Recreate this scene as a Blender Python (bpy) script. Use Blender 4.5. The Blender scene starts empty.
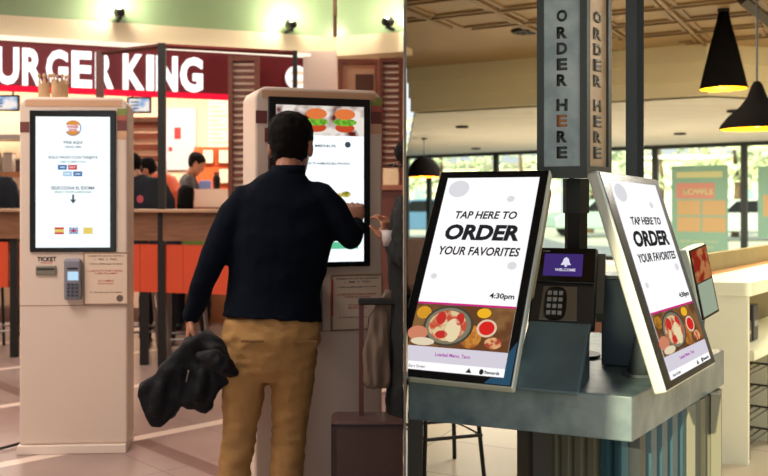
import bpy, bmesh, math, random
from mathutils import Vector, Matrix, noise
random.seed(4)
scene = bpy.context.scene
COL = scene.collection
F, CX, CY, H = 900.0, 320.0, 200.0, 1.35
V = Vector
def at(px, py, Y): return V(((px-CX)/F*Y, Y, H-(py-CY)/F*Y))
def rad(a): return math.radians(a)

# ------------------------------------------------------------------ materials
_m = {}
def lin(c):
    return tuple(((x/255.0)/12.92 if x <= 10 else (((x/255.0)+.055)/1.055)**2.4) for x in c)
def mat(name, rgb, rough=.5, metal=0, var=0, scale=8, bump=0, bscale=40, spec=.5, rgb2=None, stretch=None, sub=0):
    if name in _m: return _m[name]
    m = bpy.data.materials.new(name); m.use_nodes = True; nt = m.node_tree; b = nt.nodes['Principled BSDF']
    c = lin(rgb); b.inputs['Base Color'].default_value = (*c, 1); b.inputs['Roughness'].default_value = rough
    b.inputs['Metallic'].default_value = metal; b.inputs['Specular IOR Level'].default_value = spec
    co = nt.nodes.new('ShaderNodeTexCoord'); mp = nt.nodes.new('ShaderNodeMapping')
    nt.links.new(co.outputs['Object'], mp.inputs[0])
    if stretch: mp.inputs['Scale'].default_value = stretch
    if var or rgb2:
        n = nt.nodes.new('ShaderNodeTexNoise'); n.inputs['Scale'].default_value = scale; n.inputs['Detail'].default_value = 5
        nt.links.new(mp.outputs[0], n.inputs[0])
        r = nt.nodes.new('ShaderNodeValToRGB'); r.color_ramp.elements[0].position = .35; r.color_ramp.elements[1].position = .65
        if rgb2: c0, c1 = c, lin(rgb2)
        else: c0 = tuple(x*(1-var) for x in c); c1 = tuple(min(1, x*(1+var)) for x in c)
        r.color_ramp.elements[0].color = (*c0, 1); r.color_ramp.elements[1].color = (*c1, 1)
        nt.links.new(n.outputs[0], r.inputs[0]); nt.links.new(r.outputs[0], b.inputs['Base Color'])
    if bump:
        n2 = nt.nodes.new('ShaderNodeTexNoise'); n2.inputs['Scale'].default_value = bscale; n2.inputs['Detail'].default_value = 4
        nt.links.new(mp.outputs[0], n2.inputs[0])
        bp = nt.nodes.new('ShaderNodeBump'); bp.inputs['Strength'].default_value = bump; bp.inputs['Distance'].default_value = .01
        nt.links.new(n2.outputs[0], bp.inputs['Height']); nt.links.new(bp.outputs[0], b.inputs['Normal'])
    _m[name] = m; return m
def glow(name, rgb, s=1.0, rgb2=None, scale=10):
    if name in _m: return _m[name]
    m = bpy.data.materials.new(name); m.use_nodes = True; nt = m.node_tree
    nt.nodes.remove(nt.nodes['Principled BSDF'])
    e = nt.nodes.new('ShaderNodeEmission'); e.inputs[0].default_value = (*lin(rgb), 1); e.inputs[1].default_value = s
    nt.links.new(e.outputs[0], nt.nodes['Material Output'].inputs[0])
    if rgb2:
        co = nt.nodes.new('ShaderNodeTexCoord'); n = nt.nodes.new('ShaderNodeTexNoise'); n.inputs['Scale'].default_value = scale
        nt.links.new(co.outputs['Object'], n.inputs[0]); r = nt.nodes.new('ShaderNodeValToRGB')
        r.color_ramp.elements[0].position = .42; r.color_ramp.elements[1].position = .58
        r.color_ramp.elements[0].color = (*lin(rgb), 1); r.color_ramp.elements[1].color = (*lin(rgb2), 1)
        nt.links.new(n.outputs[0], r.inputs[0]); nt.links.new(r.outputs[0], e.inputs[0])
    _m[name] = m; return m

# ------------------------------------------------------------------ mesh helpers
class MB:
    def __init__(s): s.bm = bmesh.new()
    def box(s, x0, x1, y0, y1, z0, z1, M=None, bev=0):
        vs = [s.bm.verts.new((x, y, z)) for z in (z0, z1) for x, y in ((x0, y0), (x1, y0), (x1, y1), (x0, y1))]
        fs = [s.bm.faces.new([vs[i] for i in q]) for q in ((3, 2, 1, 0), (4, 5, 6, 7), (0, 1, 5, 4), (1, 2, 6, 5), (2, 3, 7, 6), (3, 0, 4, 7))]
        if bev:
            es = list({e for f in fs for e in f.edges})
            r = bmesh.ops.bevel(s.bm, geom=es, offset=bev, segments=2, affect='EDGES', profile=.5)
            vs = list({v for f in r['faces'] for v in f.verts} | {v for v in vs if v.is_valid})
        if M is not None: bmesh.ops.transform(s.bm, matrix=M, verts=vs)
        return s
    def prism(s, pts, d, M=None):      # pts: 3D outline, d: extrusion vector
        d = V(d); a = [s.bm.verts.new(p) for p in pts]; b = [s.bm.verts.new(V(p)+d) for p in pts]
        s.bm.faces.new(a); s.bm.faces.new(b[::-1]); n = len(a)
        for i in range(n): s.bm.faces.new((a[i], b[i], b[(i+1) % n], a[(i+1) % n]))
        if M is not None: bmesh.ops.transform(s.bm, matrix=M, verts=a+b)
        return s
    def loft(s, rings, seg=16):        # ring: (center, ax1, ax2)
        prev = None; first = None
        for c, a, b in rings:
            c, a, b = V(c), V(a), V(b)
            r = [s.bm.verts.new(c+a*math.cos(2*math.pi*i/seg)+b*math.sin(2*math.pi*i/seg)) for i in range(seg)]
            if prev:
                for i in range(seg): s.bm.faces.new((prev[i], prev[(i+1) % seg], r[(i+1) % seg], r[i]))
            else: first = r
            prev = r
        s.bm.faces.new(first[::-1]); s.bm.faces.new(prev)
        return s
    def limb(s, pts, seg=12, flat=1.0, side=None, caps=True):   # pts: (pos, radius)
        P = [V(p) for p, r in pts]; R = [r for p, r in pts]; rings = []
        for i in range(len(P)):
            t = (P[min(i+1, len(P)-1)]-P[max(i-1, 0)]).normalized()
            ref = V(side) if side is not None else (V((0, 1, 0)) if abs(t.y) < .8 else V((1, 0, 0)))
            a = (ref-t*ref.dot(t)).normalized(); b = t.cross(a)
            if caps and i == 0:
                for k in (.25, .65): rings.append((P[0]-t*R[0]*.8*(1-k), a*R[0]*math.sqrt(1-(1-k)**2), b*R[0]*flat*math.sqrt(1-(1-k)**2)))
            rings.append((P[i], a*R[i], b*R[i]*flat))
            if caps and i == len(P)-1:
                for k in (.65, .25): rings.append((P[i]+t*R[i]*.8*(1-k), a*R[i]*math.sqrt(1-(1-k)**2), b*R[i]*flat*math.sqrt(1-(1-k)**2)))
        return s.loft(rings, seg)
    def tube(s, pts, r, seg=10): return s.limb([(p, r) for p in pts], seg, caps=False)
    def ell(s, c, rx, ry, rz, M3=None, seg=16):
        rings = []
        for i in range(9):
            a = -math.pi/2+math.pi*(i+.35)/8.7; cz, sz = math.cos(a), math.sin(a)
            o, u, v = V((0, 0, rz*sz)), V((rx*cz, 0, 0)), V((0, ry*cz, 0))
            if M3 is not None: o, u, v = M3@o, M3@u, M3@v
            rings.append((V(c)+o, u, v))
        return s.loft(rings, seg)
    def lathe(s, prof, c=(0, 0, 0), seg=32):   # open profile, double walled by caller
        prev = None
        for r, z in prof:
            ring = [s.bm.verts.new((c[0]+r*math.cos(2*math.pi*i/seg), c[1]+r*math.sin(2*math.pi*i/seg), c[2]+z)) for i in range(seg)]
            if prev:
                for i in range(seg): s.bm.faces.new((prev[i], prev[(i+1) % seg], ring[(i+1) % seg], ring[i]))
            prev = ring
        return s
    def disc(s, c, rx, rz, t=.001, M=None, seg=24):
        return s.prism([V(c)+V((rx*math.cos(2*math.pi*i/seg), 0, rz*math.sin(2*math.pi*i/seg))) for i in range(seg)], (0, t, 0), M)
def tag(o, label=None, cat=None, group=None, kind=None):
    if label: o['label'] = label
    if cat: o['category'] = cat
    if group: o['group'] = group
    if kind: o['kind'] = kind
    return o
def rootM(o):
    while o.parent: o = o.parent
    return Matrix.LocRotScale(o.location, o.rotation_euler, None)
def obj(name, mb, m, parent=None, world=False, smooth=False):
    bm = mb.bm if isinstance(mb, MB) else mb
    if world and parent: bmesh.ops.transform(bm, matrix=rootM(parent).inverted(), verts=bm.verts)
    bmesh.ops.recalc_face_normals(bm, faces=bm.faces)
    me = bpy.data.meshes.new(name); bm.to_mesh(me); bm.free(); me.materials.append(m)
    if smooth:
        for p in me.polygons: p.use_smooth = True
    o = bpy.data.objects.new(name, me); COL.objects.link(o); o.parent = parent; return o
def thing(name, label, cat, loc=(0, 0, 0), rz=0, group=None):
    o = bpy.data.objects.new(name, None); COL.objects.link(o); o.location = loc; o.rotation_euler = (0, 0, rz)
    o.empty_display_size = .1
    return tag(o, label, cat, group)
def struct(name, mb, m, world=True, parent=None): return tag(obj(name, mb, m, parent), kind='structure')
def bevel(o, w=.004, seg=2):
    md = o.modifiers.new('b', 'BEVEL'); md.width = w; md.segments = seg; md.limit_method = 'ANGLE'; return o
def text(name, s, m, parent, M, width=None, height=None, bold=0, shear=0, depth=.0006, cx=0, cz=0, space=1.0):
    """letters in the local x-z plane (front towards -y), centred on (cx, cz), fitted to width / height, then moved by M"""
    cu = bpy.data.curves.new('t', 'FONT'); cu.body = s; cu.size = 1; cu.offset = bold; cu.shear = shear; cu.resolution_u = 3; cu.space_character = space
    t = bpy.data.objects.new('t', cu); COL.objects.link(t)
    dg = bpy.context.evaluated_depsgraph_get(); me0 = bpy.data.meshes.new_from_object(t.evaluated_get(dg))
    bpy.data.objects.remove(t); bpy.data.curves.remove(cu)
    bm = bmesh.new(); bm.from_mesh(me0); bpy.data.meshes.remove(me0)
    xs = [v.co.x for v in bm.verts]; ys = [v.co.y for v in bm.verts]
    w, h = max(xs)-min(xs), max(ys)-min(ys)
    sx = (width/w) if width else None; sy = (height/h) if height else None
    sx = sx or sy; sy = sy or sx
    mx, my = (max(xs)+min(xs))/2, (max(ys)+min(ys))/2
    for v in bm.verts: v.co = V(((v.co.x-mx)*sx+cx, 0, (v.co.y-my)*sy+cz))
    if depth:
        r = bmesh.ops.extrude_face_region(bm, geom=bm.faces[:])
        for g in r['geom']:
            if isinstance(g, bmesh.types.BMVert): g.co.y -= depth
    bmesh.ops.transform(bm, matrix=M, verts=bm.verts)
    return obj(name, bm, m, parent)
def organic(name, mb, m, parent=None, voxel=.01, smooth=3, wrinkle=0, wfreq=9, stretch=(1, 1, 1)):
    bm = mb.bm; bmesh.ops.recalc_face_normals(bm, faces=bm.faces)
    me = bpy.data.meshes.new(name); bm.to_mesh(me); bm.free()
    t = bpy.data.objects.new('t', me); COL.objects.link(t)
    r = t.modifiers.new('r', 'REMESH'); r.mode = 'VOXEL'; r.voxel_size = voxel
    if smooth:
        s = t.modifiers.new('s', 'SMOOTH'); s.factor = .5; s.iterations = smooth
    dg = bpy.context.evaluated_depsgraph_get(); me2 = bpy.data.meshes.new_from_object(t.evaluated_get(dg))
    bpy.data.objects.remove(t); bpy.data.meshes.remove(me)
    me2.name = name
    if wrinkle:
        sx, sy, sz = stretch
        nr = [v.normal.copy() for v in me2.vertices]
        for v, n in zip(me2.vertices, nr):
            p = v.co
            w = noise.noise(V((p.x*sx, p.y*sy, p.z*sz))*wfreq)
            w = (1-abs(w)*2.2)+.5*noise.noise(V((p.x*sx, p.y*sy, p.z*sz))*wfreq*2.3)
            v.co = p+n*wrinkle*(w-.5)
    me2.materials.clear(); me2.materials.append(m)
    for p in me2.polygons: p.use_smooth = True
    o = bpy.data.objects.new(name, me2); COL.objects.link(o); o.parent = parent; return o
def children(o): return [c for c in COL.objects if c.parent == o]
def copy_tree(o, parent=None):
    c = o.copy(); COL.objects.link(c); c.parent = parent
    for ch in children(o): copy_tree(ch, c)
    return c
KD = .0944444
def cut(o, side, gap=.008):
    """trim a thing where it meets the dividing wall; side -1 keeps the left room's half, +1 the right room's"""
    n = V((1, -KD, 0)).normalized()
    todo = [o]
    while todo:
        q = todo.pop(); todo += children(q)
        if q.type != 'MESH': continue
        M = rootM(q); bm = bmesh.new(); bm.from_mesh(q.data); bmesh.ops.transform(bm, matrix=M, verts=bm.verts)
        r = bmesh.ops.bisect_plane(bm, geom=bm.verts[:]+bm.edges[:]+bm.faces[:], plane_co=n*side*gap, plane_no=n, clear_outer=side < 0, clear_inner=side > 0)
        ed = [e for e in r['geom_cut'] if isinstance(e, bmesh.types.BMEdge) and e.is_valid]
        if ed:
            try: bmesh.ops.holes_fill(bm, edges=ed, sides=0)
            except Exception: pass
        bmesh.ops.transform(bm, matrix=M.inverted(), verts=bm.verts)
        if len(bm.verts) == 0: bm.free(); bpy.data.objects.remove(q); continue
        bm.to_mesh(q.data); bm.free()

# ------------------------------------------------------------------ camera / world
cam = bpy.data.cameras.new('camera'); co = bpy.data.objects.new('camera', cam); COL.objects.link(co)
co.location = (0, 0, H); co.rotation_euler = (math.pi/2, 0, 0)
cam.sensor_width = 36; cam.lens = F/768*36; cam.shift_x = (384-CX)/768; cam.shift_y = -(238-CY)/768
cam.clip_start = .05; cam.clip_end = 300
cam.dof.use_dof = True; cam.dof.focus_distance = 3.0; cam.dof.aperture_fstop = 4.0
scene.camera = co
vs = scene.view_settings; vs.view_transform = 'Standard'; vs.look = 'None'; vs.gamma = 1; vs.use_curve_mapping = False; vs.exposure = 0
w = bpy.data.worlds.new('sky'); scene.world = w; w.use_nodes = True
bg = w.node_tree.nodes['Background']; bg.inputs[0].default_value = (.91, .97, 1.0, 1); bg.inputs[1].default_value = 1.0
def lamp(name, kind, loc, energy, color=(1, 1, 1), size=1, size_y=None, rot=(0, 0, 0), spot=None, blend=.5):
    l = bpy.data.lights.new(name, kind); l.energy = energy; l.color = color
    if kind == 'AREA':
        l.size = size
        if size_y: l.shape = 'RECTANGLE'; l.size_y = size_y
    elif kind in ('POINT', 'SPOT'): l.shadow_soft_size = size
    if kind == 'SPOT': l.spot_size = spot; l.spot_blend = blend
    if kind == 'SUN': l.angle = size
    o = bpy.data.objects.new(name, l); COL.objects.link(o); o.location = loc; o.rotation_euler = rot; return o
EL = rad(20)
sd = V((.54*math.cos(EL), .842*math.cos(EL), -math.sin(EL)))
lamp('sun', 'SUN', (-6, -8, 8), 9.0, (1, .9, .56), rad(.5), rot=sd.to_track_quat('-Z', 'Y').to_euler())

# ------------------------------------------------------------------ palette
beige = mat('kiosk beige', (222, 200, 184), .42)
black = mat('gloss black', (12, 13, 16), .2)
blackm = mat('black metal', (28, 26, 26), .5, .3)
steel = mat('steel', (150, 145, 142), .35, .8)
white = mat('white', (235, 235, 232), .5)
darkred = mat('sign red', (112, 14, 26), .45)
woodb = mat('brown wood', (124, 84, 60), .45, var=.18, scale=6, stretch=(1, 1, 8))
slatw = mat('slat wood', (128, 66, 46), .5, var=.2, scale=5, stretch=(1, 1, 9))
orange = mat('orange board', (204, 72, 38), .5, var=.05, scale=3)
cream = mat('cream plaster', (232, 212, 182), .7, var=.04, scale=3)
ink = mat('black ink', (30, 26, 26), .6)
redink = mat('red ink', (190, 40, 40), .6)
skin = mat('skin', (168, 112, 86), .5, var=.08, scale=14)
hairm = mat('dark hair', (14, 11, 10), .85, bump=.3, bscale=90, spec=.15)
# =================================================================== LEFT ROOM
def floor_mat_left():
    m = bpy.data.materials.new('mall tiles'); m.use_nodes = True; nt = m.node_tree; b = nt.nodes['Principled BSDF']; L = nt.links
    co = nt.nodes.new('ShaderNodeTexCoord'); mp = nt.nodes.new('ShaderNodeMapping'); mp.inputs['Rotation'].default_value = (0, 0, -rad(41))
    L.new(co.outputs['Object'], mp.inputs[0]); sp = nt.nodes.new('ShaderNodeSeparateXYZ'); L.new(mp.outputs[0], sp.inputs[0])
    def math_(op, a, bb=None):
        n = nt.nodes.new('ShaderNodeMath'); n.operation = op
        for i, v in enumerate((a, bb)):
            if v is None: continue
            if isinstance(v, (int, float)): n.inputs[i].default_value = v
            else: L.new(v, n.inputs[i])
        return n.outputs[0]
    def stripe(sock, off, period, width):
        return math_('LESS_THAN', math_('PINGPONG', math_('ADD', sock, 100*period-off), period/2), width/2)
    def mix(fac, c0, c1):
        n = nt.nodes.new('ShaderNodeMix'); n.data_type = 'RGBA'; L.new(fac, n.inputs[0])
        for i, c in ((6, c0), (7, c1)):
            if isinstance(c, tuple): n.inputs[i].default_value = (*lin(c), 1)
            else: L.new(c, n.inputs[i])
        return n.outputs[2]
    nz = nt.nodes.new('ShaderNodeTexNoise'); nz.inputs['Scale'].default_value = 2.5; nz.inputs['Detail'].default_value = 6
    L.new(co.outputs['Object'], nz.inputs[0])
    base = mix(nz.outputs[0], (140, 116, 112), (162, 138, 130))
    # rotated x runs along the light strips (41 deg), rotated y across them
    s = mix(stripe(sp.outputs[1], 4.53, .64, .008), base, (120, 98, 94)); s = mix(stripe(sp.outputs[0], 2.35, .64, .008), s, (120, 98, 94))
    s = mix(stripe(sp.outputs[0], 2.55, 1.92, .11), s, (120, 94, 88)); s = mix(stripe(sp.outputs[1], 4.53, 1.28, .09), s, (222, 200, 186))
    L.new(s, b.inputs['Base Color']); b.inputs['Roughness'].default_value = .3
    return m
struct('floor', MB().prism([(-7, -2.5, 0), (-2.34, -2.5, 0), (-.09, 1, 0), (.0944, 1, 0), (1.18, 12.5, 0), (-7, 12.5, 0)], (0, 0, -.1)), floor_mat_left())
mall_white = mat('mall plaster', (205, 192, 178), .8)
struct('ceiling_left', MB().prism([(-7, -2.5, 3.9), (-2.34, -2.5, 3.9), (-.09, 1, 3.9), (.0944, 1, 3.9), (1.18, 12.5, 3.9), (-7, 12.5, 3.9)], (0, 0, .1)), mall_white)  # slanted rear edge shaped to block sun from this room
struct('wall_left', MB().box(-7.1, -7, -2.5, 12.6, 0, 3.9), mall_white)
struct('wall_sun_block', MB().box(-7, -2.34, -2.52, -2.5, 0, 3.9), mall_white)  # unseen wall added to keep sun off this room and edge its beam
struct('wall_kitchen', MB().box(-7, 1.17, 12.5, 12.6, 0, 3.9), mat('kitchen wall', (222, 196, 164), .7, var=.06, scale=2))
struct('floor_kitchen', MB().box(-6.9, -.9, 10.0, 12.5, 0, .15), mat('kitchen floor', (120, 90, 80), .5))
# partition between the two restaurants, seen exactly end on
PW = .0028
struct('wall_center', MB().prism([(.1889-PW, 2, 0), (.1889+PW, 2, 0), (.0944*30+PW+.01, 30, 0), (.0944*30-PW-.01, 30, 0)], (0, 0, 4.0)), mat('divider board', (92, 84, 78), .7))

# bulkhead and green upper wall (two runs meeting at a corner)
A0, A1, A2 = V((-4.2, 8.633, 0)), V((.17, 10.24, 0)), V((.93, 9.9, 0))
def run(a, b, z0, z1, t=.1, off=0):
    d = (b-a).normalized(); n = V((d.y, -d.x, 0))   # towards camera
    p = [a+n*off, b+n*off, b+n*(off-t), a+n*(off-t)]
    return [q+V((0, 0, z0)) for q in p], (0, 0, z1-z0)
creamb = mat('bulkhead cream', (226, 208, 178), .65)
struct('trim_bulkhead', MB().prism(*run(A0, A1, 2.98, 3.2, .3, .02)), creamb)
struct('trim_bulkhead_corner', MB().prism(*run(A1, A2, 2.98, 3.2, .3, .02)), creamb)
green = mat('green glass wall', (142, 164, 128), .3, var=.05, scale=1.5)
struct('wall_green', MB().prism(*run(A0, A1, 3.2, 3.9, .1, -.06)), green)
struct('wall_green_corner', MB().prism(*run(A1, A2, 3.2, 3.9, .1, -.06)), green)
dA = (A1-A0).normalized(); nA = V((dA.y, -dA.x, 0)); azA = math.atan2(dA.y, dA.x)
def on_sign(px, off=0):
    """point of the sign plane seen at a given bearing"""
    k = (px-CX)/F; t = (k*A0.y-A0.x)/(dA.x-k*dA.y); return A0+dA*t+nA*off
# sign board
sg = thing('restaurant_sign', 'long dark red fascia sign with big white glowing letters over the kitchen', 'sign', on_sign(-40, .05)+V((0, 0, 2.45)), azA)
e_px = on_sign(312); Ls = (e_px-on_sign(-40)).length
obj('sign_board', MB().box(0, Ls, 0, .12, .0, .49), darkred, sg)
obj('glow_strip', MB().box(0, (on_sign(228)-on_sign(-40)).length, -.02, .03, -.015, .045), glow('red tube', (214, 24, 50), 1.5), sg)
obj('top_strip', MB().box(-.05, Ls, -.1, .02, .49, .525), glow('cove white', (255, 238, 215), 1.3), sg)
letm = glow('letter white', (255, 252, 250), 1.5)
word = 'BURGER KING'
# letter spans read along the board (bearing of left and right edge of each letter)
spans = dict(zip(range(11), [(-33, -6), (-4, 19), (22, 43), (46, 67), (70, 93), (95, 117), None, (120, 145), (147, 155), (156, 177), (179, 201)]))
spans[5] = (94.5, 112.5); spans[3] = (45.5, 67.5); spans[4] = (71, 91); spans[7] = (122, 143); spans[8] = (145.5, 152.5); spans[9] = (155, 176)
base_s = (on_sign(-40)).copy()
for i, ch in enumerate(word):
    if not spans[i]: continue
    a, b = [(on_sign(p)-base_s).length for p in spans[i]]
    text('letter', ch, letm, sg, Matrix.Identity(4), width=(b-a), height=.37, bold=.035, depth=.05, cx=(a+b)/2, cz=.235)
lg = thing('round_logo_sign', 'round white illuminated logo disc at the right end of the red sign', 'sign', on_sign(295, .08)+V((0, 0, 2.71)), azA)
obj('disc', MB().disc((0, 0, 0), .135, .135, .05), glow('logo white', (255, 246, 238), 1.3), lg)
obj('ring', MB().disc((0, .02, 0), .155, .155, .04), darkred, lg)
for zz, s_ in ((.055, 1), (-.055, -1)):
    obj('bun', MB().prism([V((.085*math.cos(a), -.002, zz-.02*s_+s_*.04*math.sin(a))) for a in [math.pi*k/12 for k in range(13)]], (0, .003, 0)), glow('bun lit', (255, 214, 170), 1.1), lg)
# spot lamps at the foot of the green wall
for i, (px, where) in enumerate(((118, 'above the tall dark post'), (287, 'left of the green wall corner'), (391, 'nearest the right end'))):
    if px < 330: p = on_sign(px, .16); az = azA
    else:
        p = V(((px-CX)/F*9.85, 9.85, 0)); dd = (A2-A1).normalized(); p += V((dd.y, -dd.x, 0))*.12; az = math.atan2(dd.y, dd.x)
    s_ = thing('spot_lamp', 'small dark spot lamp on the green upper wall, '+where, 'lamp', p+V((0, 0, 3.27)), az, 'wall spot lamps')
    obj('lamp_head', MB().limb([((0, -.06, .0), .045), ((0, .05, .02), .06)], 14), blackm, s_, smooth=True)
    obj('bracket', MB().box(-.015, .015, .03, .2, -.06, -.03).box(-.015, .015, -.02, .01, -.07, .01), blackm, s_)
    lamp('spot light', 'POINT', p+V((0, -.06, 3.36)), 27, (1, .93, .72), .05)
    
# dark metal terrace frame with three posts and a timber ledge with orange boards
fr = thing('terrace_frame', 'open dark metal frame of slim posts and beams rising from the timber ledge', 'frame', (0, 0, 0))
P1, P2, P3 = at(100, 51, 7.6), at(162, 45, 7.3), at(295, 53, 7.66)
brown_metal = mat('brown metal', (96, 52, 46), .45, .2)
obj('post', MB().box(P1.x-.028, P1.x+.028, P1.y-.028, P1.y+.028, 0, 2.61), brown_metal, fr)
obj('post', MB().box(P2.x-.03, P2.x+.03, P2.y-.03, P2.y+.03, 0, 2.62), blackm, fr)
obj('post', MB().box(P3.x-.02, P3.x+.02, P3.y-.02, P3.y+.02, 0, 2.62), blackm, fr)
obj('beam', MB().tube([V((P1.x, P1.y, 2.59)), V((P2.x, P2.y, 2.6))], .022, 4), brown_metal, fr)
obj('beam', MB().tube([V((P2.x, P2.y, 2.6)), V((P3.x, P3.y, 2.6))], .02, 4), mat('red brown metal', (120, 48, 44), .4, .2), fr)
lA, lB = at(-60, 200, 7.9), at(250, 200, 7.05); lA.z = lB.z = 0
def lrun(a, b, z0, z1, t, off=0): return run(a, b, z0, z1, t, off)
ld = thing('ledge', 'long brown timber ledge on posts with orange boards below, behind the kiosk', 'ledge')
obj('timber_beam', MB().prism(*lrun(lA, lB, 1.02, 1.25, .1, 0)), woodb, ld)
bevel(obj('ledge_top', MB().prism(*lrun(lA, lB, 1.25, 1.275, .26, .06)), mat('ledge top wood', (170, 132, 104), .4, var=.1, scale=8), ld))
dl = (lB-lA).normalized(); azl = math.atan2(dl.y, dl.x)
def on_ledge(px):
    k = (px-CX)/F; t = (k*lA.y-lA.x)/(dl.x-k*dl.y); return lA+dl*t
for a, b in ((-30, 6.5), (18, 60), (122, 182), (182.4, 246)):
    obj('orange_board', MB().prism(*lrun(on_ledge(a), on_ledge(b), .60, .99, .02, -.02)), orange, ld)
for px, m_, w_ in ((12, blackm, .03), (120, blackm, .03), (143, blackm, .033), (240, blackm, .03)):
    p = on_ledge(px); obj('post', MB().box(p.x-w_, p.x+w_, p.y+.03, p.y+.09, 0, 1.02), m_, ld)
for px, w_ in ((8, .03), (163, .055)):
    p = on_ledge(px); obj('steel_leg', MB().tube([p+V((0, .16, 0)), p+V((0, .16, .62))], w_*.8, 12), steel, ld, smooth=True)
# metal bar stools behind the ledge
def stool(px, Y, rz, label):
    p = at(px, 0, Y); st = thing('metal_stool', label, 'stool', (p.x, p.y, 0), rz, 'grey metal stools behind the ledge')
    obj('seat', MB().box(-.17, .17, -.17, .17, .60, .625, bev=.01), steel, st)
    for sx in (-1, 1):
        for sy in (-1, 1): obj('leg', MB().tube([(sx*.14, sy*.14, .6), (sx*.2, sy*.2, 0)], .013, 8), steel, st)
    obj('foot_ring', MB().tube([(-.18, -.18, .2), (.18, -.18, .2), (.18, .18, .2), (-.18, .18, .2), (-.18, -.18, .2)], .009, 6), steel, st)
stool(138, 8.0, .3, 'grey metal stool under the orange board just right of the kiosk')
stool(186, 7.6, .1, 'grey metal stool behind the hanging black jacket')
stool(9, 8.08, .0, 'grey metal stool left of the white ordering kiosk')

# kitchen things behind the sign
def panel(px0, py0, px1, py1, Y, t=.04):
    a, b = at(px0, py0, Y), at(px1, py1, Y); return (a.x, b.x, Y, Y+t, b.z, a.z)
def item(name, label, cat, px0, py0, px1, py1, Y, m, t=.04, group=None):
    x0, x1, y0, y1, z0, z1 = panel(px0, py0, px1, py1, Y, t)
    o = thing(name, label, cat, (x0, Y, z0), 0, group)
    return o, (x1-x0), (z1-z0)
def menu_screen(px0, py0, px1, py1, Y, label):
    o, w_, h_ = item('menu_screen', label, 'screen', px0, py0, px1, py1, Y, None, group='menu screens over the kitchen')
    obj('casing', MB().box(0, w_, 0, .05, 0, h_), black, o)
    for k in (.2, .8): obj('ceiling_rod', MB().tube([(w_*k, .025, h_), (w_*k, .025, 3.9-o.location.z)], .012, 6), blackm, o)
    obj('display', MB().box(.02, w_-.02, -.004, 0, .02, h_-.02), glow('menu display', (150, 180, 220), 1.0, (250, 240, 235), 7), o)
    for k in range(3): obj('price_line', MB().box(.04, w_*.5, -.006, -.004, h_*(.25+.2*k), h_*(.25+.2*k)+.012), ink, o)
menu_screen(-14, 95, 19, 111, 10.6, 'menu screen glowing above the counter at the far left edge')
menu_screen(127, 97, 151, 113, 10.6, 'menu screen glowing just right of the kiosk top')
o, w_, h_ = item('menu_board', 'tall cream menu board with rows of small print beside the slatted screen', 'board', 208, 97, 229, 147, 12.468, None)
obj('board', MB().box(0, w_, 0, .03, 0, h_), mat('menu cream', (246, 226, 200), .6), o)
for k in range(9): obj('print_row', MB().box(.03, w_-.03-.05*(k % 3), -.003, 0, .05+k*.062, .065+k*.062), mat('menu print', (170, 130, 110), .6), o)
o, w_, h_ = item('orange_wall_panel', 'bright orange wall panel behind the framed pictures', 'panel', 194, 147, 234, 222, 12.449, None)
obj('panel_face', MB().box(0, w_, 0, .05, 0, h_), mat('orange paint', (232, 96, 40), .5), o)
for i, (a, b, c, d, lb) in enumerate(((202, 149, 214, 164, 'framed pale picture on the orange wall, left of the upper pair'), (218, 149, 230, 164, 'framed pale picture on the orange wall, right of the upper pair'), (218, 168, 230, 184, 'framed pale picture on the orange wall, the lower one'))):
    o, w_, h_ = item('picture_frame', lb, 'picture', a, b, c, d, 12.407, None, group='pictures on the orange wall')
    obj('frame', MB().box(0, w_, 0, .04, 0, h_), mat('frame brown', (120, 56, 36), .5), o)
    obj('print', MB().box(.015, w_-.015, -.006, 0, .015, h_-.015), mat('print pale', (248, 222, 190), .6), o)
o, w_, h_ = item('notice_board', 'pale grey board with small red marks behind the kitchen worker', 'board', 165, 108, 196, 170, 12.468, None)
obj('board', MB().box(0, w_, 0, .03, 0, h_), mat('pale grey board', (196, 190, 196), .5), o)
obj('red_mark', MB().box(.13, .22, -.004, 0, h_*.5, h_*.5+.16), redink, o)
obj('red_mark', MB().box(.05, .1, -.004, 0, h_*.3, h_*.3+.06), redink, o)
def slats(name, label, px0, py0, px1, py1, Y, n, lit=True, group=None, fw=.05):
    o, w_, h_ = item(name, label, 'screen', px0, py0, px1, py1, Y, None, group=group)
    zf = -o.location.z
    obj('frame', MB().box(0, fw, 0, .08, zf, h_).box(w_-fw, w_, 0, .08, zf, h_).box(fw, w_-fw, 0, .08, h_-fw, h_), slatw, o)
    s_ = MB(); p = h_/n
    for k in range(n): s_.box(fw, w_-fw, .04, .06, k*p+.05*p, k*p+.58*p)
    obj('slats', s_, slatw, o)
    obj('backing', MB().box(fw, w_-fw, .062, .075, 0, h_-fw), mat('slat backing', (255, 226, 200), .6), o)
    return o
slats('slatted_screen', 'brown slatted timber screen with lit gaps at the red sign end', 228, 56, 259, 196, 9.45, 22)
slats('slatted_screen', 'brown slatted timber screen beside the right edge of the tall kiosk', 379, 58, 403, 168, 9.2, 18, fw=.04)
slats('wall_shelf', 'dark brown slatted shelf rack behind the leaning customer', 128, 117, 161, 184, 11.3, 6, fw=.02)
o, w_, h_ = item('doorway_frame', 'brown timber door frame with cream wall inside above the tall kiosk', 'frame', 338, 59, 380, 332, 9.6, None)
obj('jamb', MB().box(0, .05, 0, .1, 0, h_), slatw, o); obj('jamb', MB().box(w_-.05, w_, 0, .1, 0, h_), slatw, o)
obj('header', MB().box(.05, w_-.05, 0, .1, h_-.05, h_), slatw, o); obj('inner_panel', MB().box(.05, w_-.05, .12, .15, 0, h_-.05), mat('inner cream', (228, 176, 140), .6), o)
obj('dark_screen', MB().box(.19, .38, .09, .12, h_-.32, h_-.15), mat('dark brown board', (92, 48, 28), .5), o)
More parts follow.
